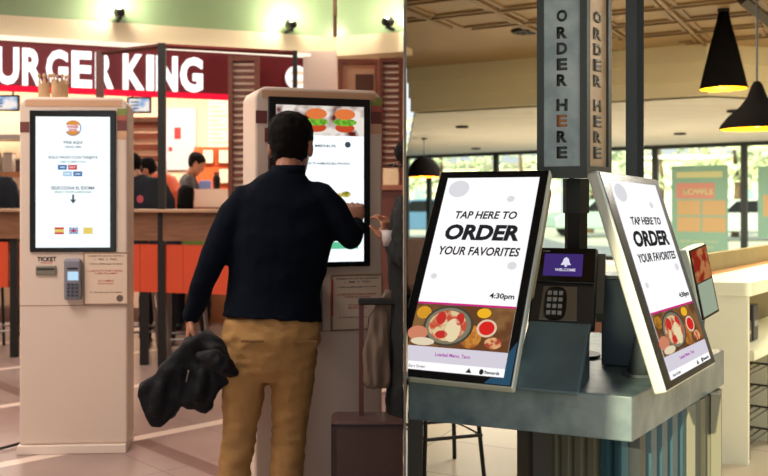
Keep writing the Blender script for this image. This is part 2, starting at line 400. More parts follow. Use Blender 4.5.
struct('column', MB().box(*[(lambda a, b: (a.x, b.x, 9.98, 10.25, 0, 3.0))(at(303, 0, 9.98), at(337, 0, 9.98))][0]), mat('pillar', (226, 204, 198), .6))['kind'] = 'structure'
o, w_, h_ = item('service_counter', 'white topped service counter with wood front in front of the kitchen worker', 'counter', 163, 189, 236, 330, 9.9, None)
obj('counter_top', MB().box(0, w_, -.02, .5, h_-.2, h_), mat('counter white', (246, 226, 206), .4), o)
obj('counter_front', MB().box(0, w_, 0, .45, 0, h_-.2), mat('counter wood', (176, 116, 76), .5, var=.1, scale=5), o)
o, w_, h_ = item('prep_counter', 'kitchen prep counter with wooden shelf bands at the far left edge', 'counter', -30, 172, 26, 330, 10.2, None)
obj('counter_top', MB().box(0, w_, -.02, .5, h_-.06, h_), mat('counter wood', (176, 116, 76), .5), o)
obj('counter_front', MB().box(0, w_, 0, .45, 0, h_-.06), mat('counter pale', (214, 180, 150), .5), o)
obj('rail', MB().box(0, w_, -.03, -.001, h_-.3, h_-.2), woodb, o)
for k, (px, c, hh) in enumerate(((-4, (60, 50, 48), .16), (8, (190, 180, 170), .2), (20, (90, 70, 60), .13))):
    p = at(px, 172, 10.3); o = thing('kitchen_tub', ('dark tub', 'pale steel tub', 'brown tub')[k]+' standing on the prep counter at far left', 'tub', (p.x, 10.35, p.z+.002))
    obj('tub', MB().box(-.05, .05, -.06, .06, 0, hh), mat('tub%d' % k, c, .4), o); obj('lid', MB().box(-.055, .055, -.065, .065, hh, hh+.02), steel, o)
o, w_, h_ = item('kitchen_hood', 'pale metal kitchen hood under the menu screen at far left', 'hood', -30, 116, 30, 150, 11.6, None)
obj('hood_face', MB().box(0, w_, 0, .5, .2, h_), mat('hood metal', (220, 196, 172), .35, .3), o); obj('hood_lip', MB().box(0, w_, -.05, .5, .14, .2), steel, o)
p = at(215, 191, 9.95)
o = thing('utensil_jar', 'small dark jar standing on the white service counter', 'jar', (p.x, 10.1, at(0, 189, 9.9).z+.001))
obj('jar', MB().lathe([(.0, 0), (.04, 0), (.045, .12), (.03, .15), (0, .15)], seg=16), black, o); obj('lid', MB().lathe([(0, .15), (.032, .15), (.032, .19), (0, .19)], seg=16), mat('lid brown', (110, 60, 40), .5), o)
o, w_, h_ = item('brown_cabinet', 'low reddish brown cabinet at the foot of the slatted screen', 'cabinet', 372, 190, 403, 372, 8.6, None)
obj('body', MB().box(0, w_, 0, .4, 0, h_), mat('cabinet maroon', (112, 66, 58), .5, var=.1), o)
obj('top', MB().box(-.01, w_, -.02, .4, h_, h_+.05), mat('cab top', (190, 120, 96), .5), o)
obj('door', MB().box(.03, w_-.03, -.012, 0, .1, h_-.08), mat('cabinet door', (130, 78, 68), .5), o)

# ---------------------------------------------------------------- ordering kiosks of the left room
def kiosk(x, y, rz, label, Hk=1.866):
    k = thing('ordering_kiosk', label, 'kiosk', (x, y, 0), rz)
    W, D = .558, .25
    prof = []
    r = .055
    for cx_, a0 in ((W/2-r, 0), (-W/2+r, 90)):
        for i in range(7):
            a = rad(a0+15*i); prof.append(V((cx_+r*math.cos(a), 0, Hk-r+r*math.sin(a))))
    prof += [V((-W/2, 0, .046)), V((W/2, 0, .046))]
    b = obj('body', MB().prism(prof, (0, D, 0)), beige, k); bevel(b, .012, 3)
    bevel(obj('plinth', MB().prism([(-W/2-.01, -.02, 0), (W/2-.005, -.02, 0), (W/2, D, 0), (-W/2, D, 0)], (0, 0, .046)), mat('plinth', (232, 214, 200), .4), k))
    obj('seam', MB().box(-W/2+.004, W/2-.004, -.001, .001, .772, .776), mat('seam', (150, 110, 90), .6), k)
    # wrap graphic of stacked colour bands around the screen top
    def band(x0, x1, z0, z1, c, nm):
        obj('colour_band', MB().box(x0, x1, -.0022, -.0005, z0, z1), mat(nm, c, .45), k)
    band(-W/2+.03, W/2-.03, Hk-.05, Hk-.016, (206, 160, 126), 'band tan')
    band(.225, W/2-.004, 1.772, 1.808, (126, 140, 66), 'band green')
    band(.225, W/2-.004, 1.745, 1.772, (176, 90, 76), 'band red')
    band(.225, W/2-.004, 1.69, 1.745, (112, 58, 54), 'band maroon')
    band(.225, W/2-.004, 1.645, 1.69, (200, 152, 122), 'band tan')
    band(-W/2+.004, -.228, 1.68, 1.735, (112, 58, 54), 'band maroon')
    bz = obj('bezel', MB().box(-.224, .22, -.012, -.0005, 1.055, 1.797, bev=.004), black, k)
    M = Matrix.Translation((0, -.0125, 0)); disp = MB().box(-.192, .19, -.001, .001, 1.078, 1.762, M)
    return k, disp, M
scr = glow('kiosk screen', (243, 251, 255), 1.12)
def notice(k, x0, x1, z0, z1):
    nf = obj('notice_frame', MB().box(x0, x1, -.012, -.001, z0, z1), mat('notice frame', (150, 120, 96), .4), k)
    n = obj('notice_paper', MB().box(x0+.008, x1-.008, -.0135, -.012, z0+.008, z1-.008), mat('paper pinkish', (226, 200, 178), .6), nf)
    M = Matrix.Translation((0, -.0136, 0)); c = (x0+x1)/2; h_ = z1-z0; w_ = x1-x0
    for s_, zz, ww, m_ in (('NORMAS DE USO DEL QUIOSCO', .93, .8, ink), ('1.   PIDE   2.   PAGA', .87, .5, ink), ('1. Solo se admite pago con tarjeta', .78, .74, ink), ('2. RECOGE TU TICKET Y ESPERA', .65, .74, redink), ('A QUE TE LLAMEN', .60, .5, redink),
                           ('TU NUMERO', .46, .36, redink), ('EN PANTALLA', .41, .34, redink), ('3. Gracias por tu visita', .24, .7, ink)):
        text('writing', s_, m_, nf, M, width=w_*ww, height=h_*.034, cx=c, cz=z0+h_*zz, depth=.0004, bold=.01)
    obj('stamp', MB().disc((x1-.045, 0, z0+.035), .018, .018, .0006, M), mat('stamp', (110, 90, 80), .6), nf)
k1, disp, M = kiosk(-1.314, 4.80, rad(4), 'white ordering kiosk with language choice screen, standing alone on the left')
k1.scale = (1.0177,)*3
dsp = obj('display', disp, scr, k1)
M2 = Matrix.Translation((0, -.0137, 0)); gi = glow('screen grey', (70, 78, 84), 1); gb = glow('screen blue', (50, 110, 170), 1); gr = glow('screen red', (205, 60, 66), 1); go = glow('screen orange', (224, 150, 70), 1); gg = glow('screen yellow', (232, 208, 110), 1); gt = glow('screen teal text', (90, 150, 140), 1)
def st(s_, z, w_, h_, m_=gi, x=0, b=.02, k=dsp): return text('screen_text', s_, m_, k, M2, width=w_, height=h_, cx=x, cz=z, depth=.0004, bold=b)
def z1_(py): return 1.35-(py-195)/190.0
def x1_(px): return (px-73.5)/190.0
zc = z1_(128)
for s_ in (1, -1):
    obj('emblem_bun', MB().prism([V((.037*math.cos(a), 0, zc+s_*(.016+.024*math.sin(a)))) for a in [math.pi*i/14 for i in range(15)]], (0, .0006, 0), M2), go, dsp)
st('BURGER', zc+.007, .058, .014, gr, b=.05); st('KING', zc-.009, .042, .014, gr, b=.05)
obj('emblem_arc', MB().prism([V((.042*math.cos(a), 0, zc+.042*math.sin(a))) for a in [rad(-150+15*i) for i in range(13)]]+[V((.037*math.cos(a), 0, zc+.037*math.sin(a))) for a in [rad(30-15*i) for i in range(13)]], (0, .0004, 0), M2), gb, dsp)
st('PIDE AQUI', z1_(142.5), .095, .017); st('ORDER HERE', z1_(146.8), .085, .01)
st('SOLO PAGO CON TARJETA', z1_(157.5), .255, .017); st('CARD PAYMENT ONLY', z1_(161.5), .14, .009, gt)
for (px, py, m_, s_) in ((63, 167, gb, 'VISA'), (73, 167, gr, 'PAY'), (68, 173.5, glow('pale blue', (170, 205, 235), 1), 'DEBIT'), (78, 173.5, gb, 'CARD')):
    obj('card_badge', MB().box(x1_(px)-.023, x1_(px)+.023, 0, .0004, z1_(py)-.0125, z1_(py)+.0125, M2), m_, dsp)
    st(s_, z1_(py), .03, .009, scr, x=x1_(px)).location.y = -.0004
st('SELECCIONA EL IDIOMA', z1_(187.5), .225, .017); st('SELECT YOUR LANGUAGE', z1_(191.5), .19, .010, gt)
obj('arrow', MB().prism([(-.005, 0, z1_(194)), (.005, 0, z1_(194)), (.005, 0, z1_(199)), (.016, 0, z1_(199)), (0, 0, z1_(203)), (-.016, 0, z1_(199)), (-.005, 0, z1_(199))], (0, .0006, 0), M2), gi, dsp)
zf = z1_(230)
for i, px in enumerate((60, 74, 88)):
    x = x1_(px)
    if i == 0:
        obj('flag_button', MB().box(x-.024, x+.024, 0, .0004, zf-.017, zf+.017, M2), gg, dsp)
        for dz in (-.013, .013): obj('flag_stripe', MB().box(x-.024, x+.024, -.0004, 0, zf+dz-.005, zf+dz+.005, M2), gr, dsp)
    elif i == 1:
        obj('flag_button', MB().box(x-.024, x+.024, 0, .0004, zf-.017, zf+.017, M2), glow('pale blue', (170, 205, 235), 1), dsp)
        obj('flag_cross', MB().box(x-.024, x+.024, -.0004, 0, zf-.003, zf+.003, M2).box(x-.003, x+.003, -.0004, 0, zf-.017, zf+.017, M2), gr, dsp)
        obj('flag_saltire', MB().prism([(x-.024, 0, zf-.017), (x-.018, 0, zf-.017), (x+.024, 0, zf+.017), (x+.018, 0, zf+.017)], (0, -.0002, 0), M2).prism([(x-.024, 0, zf+.017), (x-.018, 0, zf+.017), (x+.024, 0, zf-.017), (x+.018, 0, zf-.017)], (0, -.0002, 0), M2), gb, dsp)
    else: obj('flag_button', MB().box(x-.024, x+.024, 0, .0004, zf-.017, zf+.017, M2), gg, dsp)
# ticket slot, card terminal, notice
text('writing', 'TICKET', ink, k1, Matrix.Translation((0, -.0012, 0)), width=.098, height=.024, cx=-.138, cz=1.018, bold=.03, depth=.0008)
obj('underline', MB().box(-.17, -.11, -.002, -.0005, .997, 1.0), redink, k1)
bevel(obj('ticket_slot', MB().box(-.193, -.088, -.012, -.0005, .935, .983), mat('slot grey', (128, 122, 108), .4, .3), k1))
obj('slot_mouth', MB().box(-.185, -.096, -.014, -.012, .962, .97), ink, k1)
term = obj('card_terminal', MB().box(-.042, .046, -.05, -.001, .806, 1.02, bev=.012), mat('terminal grey', (128, 126, 138), .4), k1, smooth=False)
obj('terminal_screen', MB().box(-.02, .034, -.052, -.05, .91, .955), glow('terminal lcd', (190, 225, 250), 1), term)
obj('card_slit', MB().box(-.022, .03, -.053, -.05, .968, .976), ink, term)
for r_ in range(4):
    for c_ in range(3): obj('key', MB().box(-.024+c_*.021, -.009+c_*.021, -.054, -.05, .825+r_*.019, .838+r_*.019), mat('key', (70, 70, 80), .4), term)
notice(k1, .052, .286, .776, 1.052)
# paper crowns on top of kiosk
paper = mat('kraft paper', (196, 158, 118), .7, var=.12, scale=20)
def crown(px, w_, h_, rz, lb):
    c = thing('paper_hat', lb, 'hat', (-1.315+(px-74.5)/187.0, 4.91, 1.9005), rz, 'paper crown hats on the kiosk')
    s_ = MB(); n = 6; rings_o = []
    N = 48
    def top(i):
        t = (i % (N//n))/(N//n); return h_*(.62+.38*(1-abs(2*t-1))**1.3)
    rows = []
    for k, up in ((0, 0), (0, 1), (1, 1), (1, 0)):
        rows.append([s_.bm.verts.new(((w_/2-k*.003)*math.cos(2*math.pi*i/N), (w_/2*.55-k*.003)*math.sin(2*math.pi*i/N), top(i) if up else 0)) for i in range(N)])
    for a, b in ((0, 1), (1, 2), (2, 3), (3, 0)):
        for i in range(N): s_.bm.faces.new((rows[a][i], rows[a][(i+1) % N], rows[b][(i+1) % N], rows[b][i]))
    obj('band', s_, paper, c)
    for i in range(n):
        a = 2*math.pi*(i*(N//n)+(N//n)/2)/N
        obj('tip', MB().ell((w_/2*math.cos(a), w_/2*.55*math.sin(a), h_), .009, .006, .011, seg=10), paper, c, smooth=True)
crown(39, .062, .128, .3, 'small kraft paper crown hat on the kiosk, the left one')
crown(55, .098, .125, .8, 'wide kraft paper crown hat on the kiosk, the right one')
# kiosk cable
cb = MB(); cb.limb([((-1.64, 4.92, .02), .008), ((-1.75, 4.8, .012), .008), ((-2.0, 4.95, .012), .008), ((-2.4, 4.98, .012), .008)], 8)
tag(obj('power_cable', cb, ink, None, smooth=True), 'black power cable running left over the tiles from the kiosk foot', 'cable')

k2, disp, M = kiosk(.0, 3.95, rad(17), 'white ordering kiosk with burger screen being touched by the man', 1.84)
k2.scale = (1.05, 1, 1)
dsp2 = obj('display', disp, scr, k2)
def s2(s_, z, w_, h_, m_=gi, x=0): st(s_, z, w_, h_, m_, x, .02, dsp2)
obj('food_banner', MB().box(-.192, .19, -.0003, .0005, 1.632, 1.762, M2), glow('banner', (96, 30, 20), 1, (235, 225, 215), 11), dsp2)
for x in (-.02, .105):
    obj('burger_bottom', MB().disc((x, -.0008, 1.667), .043, .02, .0006, M2), glow('meat', (196, 74, 40), 1), dsp2)
    obj('burger_lettuce', MB().disc((x, -.0012, 1.692), .052, .017, .0006, M2), glow('lettuce', (130, 190, 60), 1, (90, 150, 40), 60), dsp2)
    obj('burger_top', MB().disc((x, -.0016, 1.727), .046, .024, .0006, M2), glow('bun', (224, 120, 64), 1), dsp2)
s2('MENUS', 1.587, .09, .011, x=.02); s2('ELIGE TU HAMBURGUESA FAVORITA', 1.51, .2, .009, x=.03)
obj('round_button', MB().disc((.118, 0, 1.594), .013, .013, .0006, M2), gi, dsp2)
obj('burger_picture', MB().disc((.11, 0, 1.375), .022, .013, .0006, M2).disc((.085, 0, 1.372), .014, .009, .0006, M2), glow('burger small', (120, 130, 30), 1, (220, 190, 110), 50), dsp2)
obj('green_button', MB().box(-.04, .165, 0, .0006, 1.135, 1.165, M2), glow('button green', (96, 196, 150), 1), dsp2)
obj('bezel_sticker', MB().box(-.238, -.224, -.01, .04, 1.60, 1.66), mat('band maroon', (112, 58, 54), .45), k2)
notice(k2, .045, .277, .772, 1.02)
obj('card_terminal', MB().box(-.075, -.005, -.07, -.001, .78, 1.0, bev=.012), mat('terminal grey', (128, 126, 138), .4), k2)
obj('red_stripe', MB().box(.046, .053, -.016, -.0137, .84, 1.0), redink, k2)

# ---------------------------------------------------------------- people
def head_rings(c, s=1.0, yaw=0, pitch=0, grow=1.0):
    R = Matrix.Rotation(yaw, 3, 'Z')@Matrix.Rotation(pitch, 3, 'X')
    prof = [(-.122, .020, .022, .058), (-.112, .036, .040, .046), (-.092, .050, .058, .03), (-.06, .060, .078, .014), (-.025, .068, .090, .006), (.01, .074, .096, 0), (.045, .076, .098, -.004), (.075, .070, .088, -.006), (.1, .053, .066, -.008), (.115, .03, .036, -.008), (.12, .012, .014, -.008)]
    return R, [(V(c)+R@V((0, y*s, z*s)), R@V((rx*s*grow, 0, 0)), R@V((0, ry*s*grow, 0))) for z, rx, ry, y in prof]
def build_head(mb, c, s, yaw, pitch):
    R, rings = head_rings(c, s, yaw, pitch); mb.loft(rings, 20)
    P = lambda x, y, z: V(c)+R@(V((x, y, z))*s)
    mb.limb([(P(0, .093, .015), .007*s), (P(0, .108, -.02), .012*s), (P(0, .105, -.03), .013*s)], 8)      # nose
    mb.limb([(P(-.03, .088, .03), .009*s), (P(.03, .088, .03), .009*s)], 8)                              # brow
    mb.limb([(P(-.022, .088, -.06), .007*s), (P(0, .096, -.06), .009*s), (P(.022, .088, -.06), .007*s)], 8)  # lips
    for sx in (-1, 1):
        mb.ell(P(sx*.078, -.008, -.012), .010*s, .020*s, .034*s, R, 10)                                  # ears
    return R, P
def build_hair(name, c, s, yaw, pitch, parent, m=None, long=0, voxel=.007):
    R, rings = head_rings(c, s, yaw, pitch, 1.1); mb = MB(); mb.loft([(r[0]+R@V((0, -.006*s, .008*s)), r[1], r[2]) for r in rings], 20)
    no = R@V((0, -.72, .6)); pc = V(c)+R@(V((0, .035, .005))*s)
    g = bmesh.ops.bisect_plane(mb.bm, geom=mb.bm.verts[:]+mb.bm.edges[:]+mb.bm.faces[:], plane_co=pc, plane_no=no, clear_inner=True)
    bmesh.ops.holes_fill(mb.bm, edges=[e for e in mb.bm.edges if e.is_boundary], sides=0)
    if long: mb.limb([(V(c)+R@(V((0, -.05, .02))*s), .08*s), (V(c)+R@(V((0, -.075, -.1))*s), .085*s), (V(c)+R@(V((0, -.09, -.1-long))*s), .06*s)], 14, flat=1)
    return organic(name, mb, m or hairm, parent, voxel, 2, .004, 30)
def build_hand(mb, w, d, n, s=1.0, thumb=1, curl=(.5, .5), spread=.2):
    """w wrist, d direction of fingers, n palm normal (palm side), thumb side +-1, curl per phalange (rad)"""
    w, d, n = V(w), V(d).normalized(), V(n).normalized(); n = (n-d*n.dot(d)).normalized(); x = d.cross(n)*thumb
    mb.loft([(w-d*.01*s, x*.026*s, n*.019*s), (w+d*.02*s, x*.032*s, n*.018*s), (w+d*.055*s, x*.042*s, n*.016*s), (w+d*.085*s, x*.042*s, n*.014*s), (w+d*.095*s, x*.036*s, n*.010*s)], 14)
    for i, (ox, L) in enumerate(((.031, .072), (.0105, .082), (-.0105, .076), (-.03, .060))):
        p = w+d*.086*s+x*ox*s; dd = (d+x*(ox*spread*6)).normalized(); pts = [(p, .0095*s)]; q = Matrix.Rotation(0, 3, 'X'); ang = 0
        for j, f_ in enumerate((.45, .3, .25)):
            ang += curl[0] if j == 0 else curl[1]
            v = dd*math.cos(ang)+n*math.sin(ang); p = p+v*L*f_*s; pts.append((p, (.009-.001*j)*s))
        mb.limb(pts, 8)
    p = w+d*.02*s+x*.026*s; v1 = (d*.65+x*.7+n*.3).normalized(); v2 = (d*.9+x*.25+n*.45).normalized()
    mb.limb([(p, .013*s), (p+v1*.036*s, .0115*s), (p+v1*.036*s+v2*.032*s, .010*s), (p+v1*.036*s+v2*.056*s, .008*s)], 8)
def joints(h=1.7, **kw):
    k = h/1.7
    J = dict(hs=1.0, head=V((0, .02, 1.59))*k, neck=V((0, -.01, 1.45))*k, hip=V((0, 0, .92))*k, waist=V((0, 0, 1.06))*k, chest=V((0, 0, 1.26))*k,
             shL=V((-.185, 0, 1.38))*k, shR=V((.185, 0, 1.38))*k, elL=V((-.24, -.02, 1.11))*k, elR=V((.24, -.02, 1.11))*k, wrL=V((-.25, .06, .87))*k, wrR=V((.25, .06, .87))*k,
             hiL=V((-.095, 0, .87))*k, hiR=V((.095, 0, .87))*k, knL=V((-.10, .02, .47))*k, knR=V((.10, .02, .47))*k, anL=V((-.11, -.01, .08))*k, anR=V((.11, -.01, .08))*k, k=k, yaw=0, pitch=0)
    J.update({a: (V(b) if isinstance(b, tuple) else b) for a, b in kw.items()}); return J
def torso_rings(J, g=0.0, w=1.0):
    ax = (J['shR']-J['shL']).normalized(); k = J['k']; out = []
    chain = [(J['hip'], .175, .125), (J['waist'], .165, .115), (J['chest'], .185, .125), ((J['shL']+J['shR'])/2, .175, .095), ((J['shL']+J['shR'])/2*.35+J['neck']*.65, .095, .07), (J['neck'], .06, .058)]
    for i, (c, rx, ry) in enumerate(chain):
        t = (chain[min(i+1, 5)][0]-chain[max(0, i-1)][0]).normalized(); a = (ax-t*ax.dot(t)).normalized(); b = t.cross(a)
        out.append((c, a*(rx*w*k+g), b*(ry*k+g)))
    return out
def person(label, loc, rz, J, top, pants, shoes=None, vox=.012, long=0, sleeves='long', hair=None, group=None, hands=None, wr=.006, topname='jacket', hemdrop=0, w=1.0, arms='LR', skinm=None, shoevis=True, coat=0):
    o = thing('person', label, 'person', loc, rz, group); k = J['k']; sk = skinm or skin
    b = MB(); build_head(b, J['head'], k*J['hs'], J['yaw'], J['pitch'])
    b.limb([(J['neck']-V((0, 0, .03)), .058*k), (J['neck']*.5+J['head']*.5-V((0, .01, .02)), .054*k), (J['head']-V((0, .01, .04)), .055*k)], 12)
    b.loft(torso_rings(J, -.02, w), 18)
    for s_ in 'LR':
        b.limb([(J['sh'+s_], .045*k), (J['el'+s_], .036*k)], 10); b.limb([(J['el'+s_], .036*k), (J['wr'+s_], .026*k)], 10)
        b.limb([(J['hi'+s_], .075*k), (J['kn'+s_], .052*k), (J['an'+s_], .036*k)], 12)
        b.limb([(J['an'+s_]+V((0, -.03, -.03))*k, .035*k), (J['an'+s_]+V((0, .12, -.045))*k, .028*k)], 10)
        hd = (hands or {}).get(s_)
        if hd: build_hand(b, J['wr'+s_], hd[0], hd[1], k, (-1 if s_ == 'L' else 1)*hd[3] if len(hd) > 3 else 1, hd[2])
        else:
            d = (J['wr'+s_]-J['el'+s_]).normalized(); build_hand(b, J['wr'+s_], d, (-1 if s_ == 'R' else 1, .2, 0), k, 1, (.3, .35))
    body = organic('body', b, sk, o, min(vox, .0055) if vox < .01 else vox*.7, 1)
    R, P = MB(), None
    Rm, _ = head_rings(J['head'], k, J['yaw'], J['pitch'])
    for sx in (-1, 1):
        obj('eye', MB().ell(J['head']+Rm@(V((sx*.031, .083, .008))*k*J['hs']), .012*k, .008*k, .006*k, Rm, 10), mat('eye dark', (40, 28, 24), .3), o, smooth=True)
    build_hair('hair', J['head'], k*J['hs'], J['yaw'], J['pitch'], o, hair, long, max(vox*.7, .006))
    t = MB(); tr = torso_rings(J, .008, w); hem = tr[0]; ch = (J['chest']-J['hip']).normalized()
    tr = [(hem[0]-ch*(.04+hemdrop), hem[1]*1.02, hem[2]*1.04)]+tr; t.loft(tr, 22)
    for s_ in 'LR': t.limb([(J['sh'+s_]*.6+J['neck']*.4-V((0, 0, .02)), .05*k), (J['sh'+s_]*.88+J['neck']*.12, .06*k), (J['sh'+s_]*.8+J['el'+s_]*.2, .062*k), ((J['sh'+s_]*.5+J['el'+s_]*.5), .06*k), (J['el'+s_], .053*k)], 14); t.limb([(J['el'+s_], .053*k), (J['wr'+s_]*.75+J['el'+s_]*.25, .044*k), (J['wr'+s_], .036*k)], 14)
    organic(topname, t, top, o, vox, 4, wr, 9)
    p = MB(); p.loft([(J['hip']+V((0, 0, .02)), V((.17*w*k, 0, 0)), V((0, .12*k, 0))), (J['hip']-V((0, 0, .06)), V((.185*w*k, 0, 0)), V((0, .132*k, 0))), ((J['hiL']+J['hiR'])/2-V((0, 0, .08)), V((.15*w*k, 0, 0)), V((0, .11*k, 0))), ((J['hiL']+J['hiR'])/2-V((0, 0, .13)), V((.07*w*k, 0, 0)), V((0, .07*k, 0)))], 18)
    for s_ in 'LR': p.limb([(J['hi'+s_], .1*k), (J['hi'+s_]*.5+J['kn'+s_]*.5, .09*k), (J['kn'+s_], .073*k), (J['kn'+s_]*.5+J['an'+s_]*.5, .068*k), (J['an'+s_], .06*k)], 16)
    organic('trousers', p, pants, o, vox, 4, wr*1.5, 9, (1, 1, 1.8))
    for s_ in 'LR':
        a = J['an'+s_]; z = a.z
        q = MB(); q.loft([((a.x, a.y-.08*k, .03), V((.03, 0, 0))*k, V((0, 0, .028))), ((a.x, a.y-.05*k, .045), V((.04, 0, 0))*k, V((0, 0, .044))), ((a.x, a.y+.03*k, .045), V((.042, 0, 0))*k, V((0, 0, .045))), ((a.x, a.y+.12*k, .033), V((.048, 0, 0))*k, V((0, 0, .033))), ((a.x, a.y+.18*k, .02), V((.03, 0, 0))*k, V((0, 0, .02)))], 14)
        if shoevis: obj('shoe', q, shoes or black, o, smooth=True)
    return o
navy = mat('navy knit', (10, 16, 28), .9, bump=.3, bscale=200, spec=.1)
tan = mat('tan chino', (168, 128, 80), .8, var=.08, scale=7, bump=.2, bscale=120, spec=.2)
dk = mat('dark cloth', (30, 32, 40), .8, bump=.2, bscale=120, spec=.2)
mx, my = -.14, 3.62
def L(px, py, y=0): return (((px-CX)/245.0)-mx, y, H-(py-CY)/245.0)
J = joints(1.7, hs=1.09, head=L(291, 146, .05), neck=L(288, 172, .0), hip=L(273, 318, -.01), waist=L(275, 288, 0), chest=L(282, 235, 0), shL=L(241, 201, -.01), shR=L(325, 199, 0),
           elL=L(213, 262, -.04), wrL=L(192, 316, .03), elR=L(350, 236, .0), wrR=L(357, 226, .20), hiL=L(249, 345, 0), hiR=L(293, 345, 0), knL=L(241, 420, .03), anL=L(230, 512, -.01), knR=L(290, 420, .03), anR=L(284, 512, 0), yaw=-.25, pitch=-.08)
man = person('man seen from behind in dark navy sweater and tan trousers touching the kiosk', (mx, my, 0), 0, J, navy, tan, mat('brown shoe', (60, 38, 26), .4), vox=.009,
             hands={'L': ((-.1, .1, -1), (1, .1, 0), (.7, .6), -1), 'R': ((.0, .6, .8), (0, .8, -.6), (.35, .5), 1)}, wr=.005, topname='sweater', w=1.1, hemdrop=-.05)
# collar and belt
obj('collar', MB().loft([(V(L(288, 176, 0)), V((.072, 0, 0)), V((0, .068, 0))), (V(L(289, 166, .005)), V((.068, 0, 0)), V((0, .064, 0)))], 20), navy, man, smooth=True)
for px in (262, 312): obj('back_pocket', MB().box(-.045, .045, -.004, .004, -.004, .004, Matrix.Translation(V(L(px-6, 334, -.138)))), mat('pocket seam', (120, 84, 50), .8), man)

# the black jacket held in the man's left hand
jw = mat('black quilted', (15, 16, 21), .7, bump=.4, bscale=70, spec=.25)
jm = MB()
def JP(px, py, y): v = L(px, py, y); return V((v[0]+mx, v[1]+my, v[2]))
ol = [(184, 340), (172, 354), (158, 370), (143, 383), (140, 391), (146, 404), (155, 418), (164, 424), (174, 414), (186, 396), (189, 404), (202, 407), (215, 405), (219, 386), (236, 377), (241, 362), (234, 344), (221, 333), (207, 328), (196, 334)]
jm.prism([JP(x_, y_, -.055) for x_, y_ in ol], (0, .07, 0))
for e_ in (((188, 340), (166, 380), (160, 405), .03, .045), ((198, 342), (204, 372), (203, 392), .03, .05), ((200, 340), (218, 345), (230, 360), .03, .048), ((192, 345), (184, 372), (180, 392), .02, .035)):
    jm.limb([(JP(*e_[0], -.01), e_[3]), (JP(*e_[1], -.04), e_[4]), (JP(*e_[2], -.04), e_[4]*.9)], 14, flat=.8)
jk = thing('jacket', 'black padded jacket hanging from the left hand of the man', 'jacket', JP(190, 336, 0))
bmesh.ops.transform(jm.bm, matrix=Matrix.Translation(-JP(190, 336, 0)), verts=jm.bm.verts)
organic('shell', jm, jw, jk, .008, 8, .014, 10)
sl = MB(); sl.limb([(JP(205, 350, -.1)-JP(190, 336, 0), .02), (JP(216, 350, -.11)-JP(190, 336, 0), .035), (JP(228, 358, -.11)-JP(190, 336, 0), .038), (JP(236, 367, -.09)-JP(190, 336, 0), .026)], 12)
organic('sleeve', sl, jw, jk, .008, 3, .008, 18)
obj('zip_pull', MB().limb([(JP(192, 374, -.10)-JP(190, 336, 0), .003), (JP(194, 364, -.10)-JP(190, 336, 0), .003)], 6), steel, jk)

# background people
orangecl = mat('orange shirt', (226, 88, 44), .7); greencl = mat('green shirt', (140, 170, 80), .8)
p = at(187, 158, 10.5)
J = joints(1.76, head=(.05, .09, 1.63), neck=(.01, .02, 1.5), yaw=0, pitch=-.5, elL=(-.24, .08, 1.2), elR=(.24, .08, 1.2), wrL=(-.1, .3, 1.2), wrR=(.12, .3, 1.2))
for kk in J:
    if isinstance(J[kk], Vector): J[kk] = J[kk]
person('kitchen worker in dark uniform looking down at the white counter', (p.x, 10.62, .15), rad(-80), J, mat('uniform grey', (46, 40, 42), .8), dk, vox=.02, hair=hairm, topname='shirt')
o = thing('food_bag', 'blue and red packet held by the kitchen worker', 'packet', (at(205, 0, 10.5).x, 10.52, 1.36))
obj('bag_blue', MB().box(-.07, .07, -.05, .05, .08, .22, bev=.02), mat('bag blue', (110, 130, 190), .5), o); obj('bag_red', MB().box(-.06, .08, -.05, .05, -.05, .08, bev=.02), mat('bag red', (190, 70, 60), .5), o)
p = at(172, 190, 9.2)
J = joints(1.86, head=(-.02, .26, 1.66), neck=(0, .15, 1.60), shL=(-.19, .08, 1.56), shR=(.19, .08, 1.56), chest=(0, .03, 1.4), elL=(-.24, .22, 1.25), elR=(.24, .22, 1.25), wrL=(-.15, .4, 1.2), wrR=(.15, .4, 1.2), pitch=-.6)
person('person in orange shirt bending forward behind the tall dark post', (at(171, 0, 9.5).x, 9.5, 0), rad(75), J, orangecl, mat('pale trousers', (190, 176, 176), .8), vox=.022, topname='shirt')
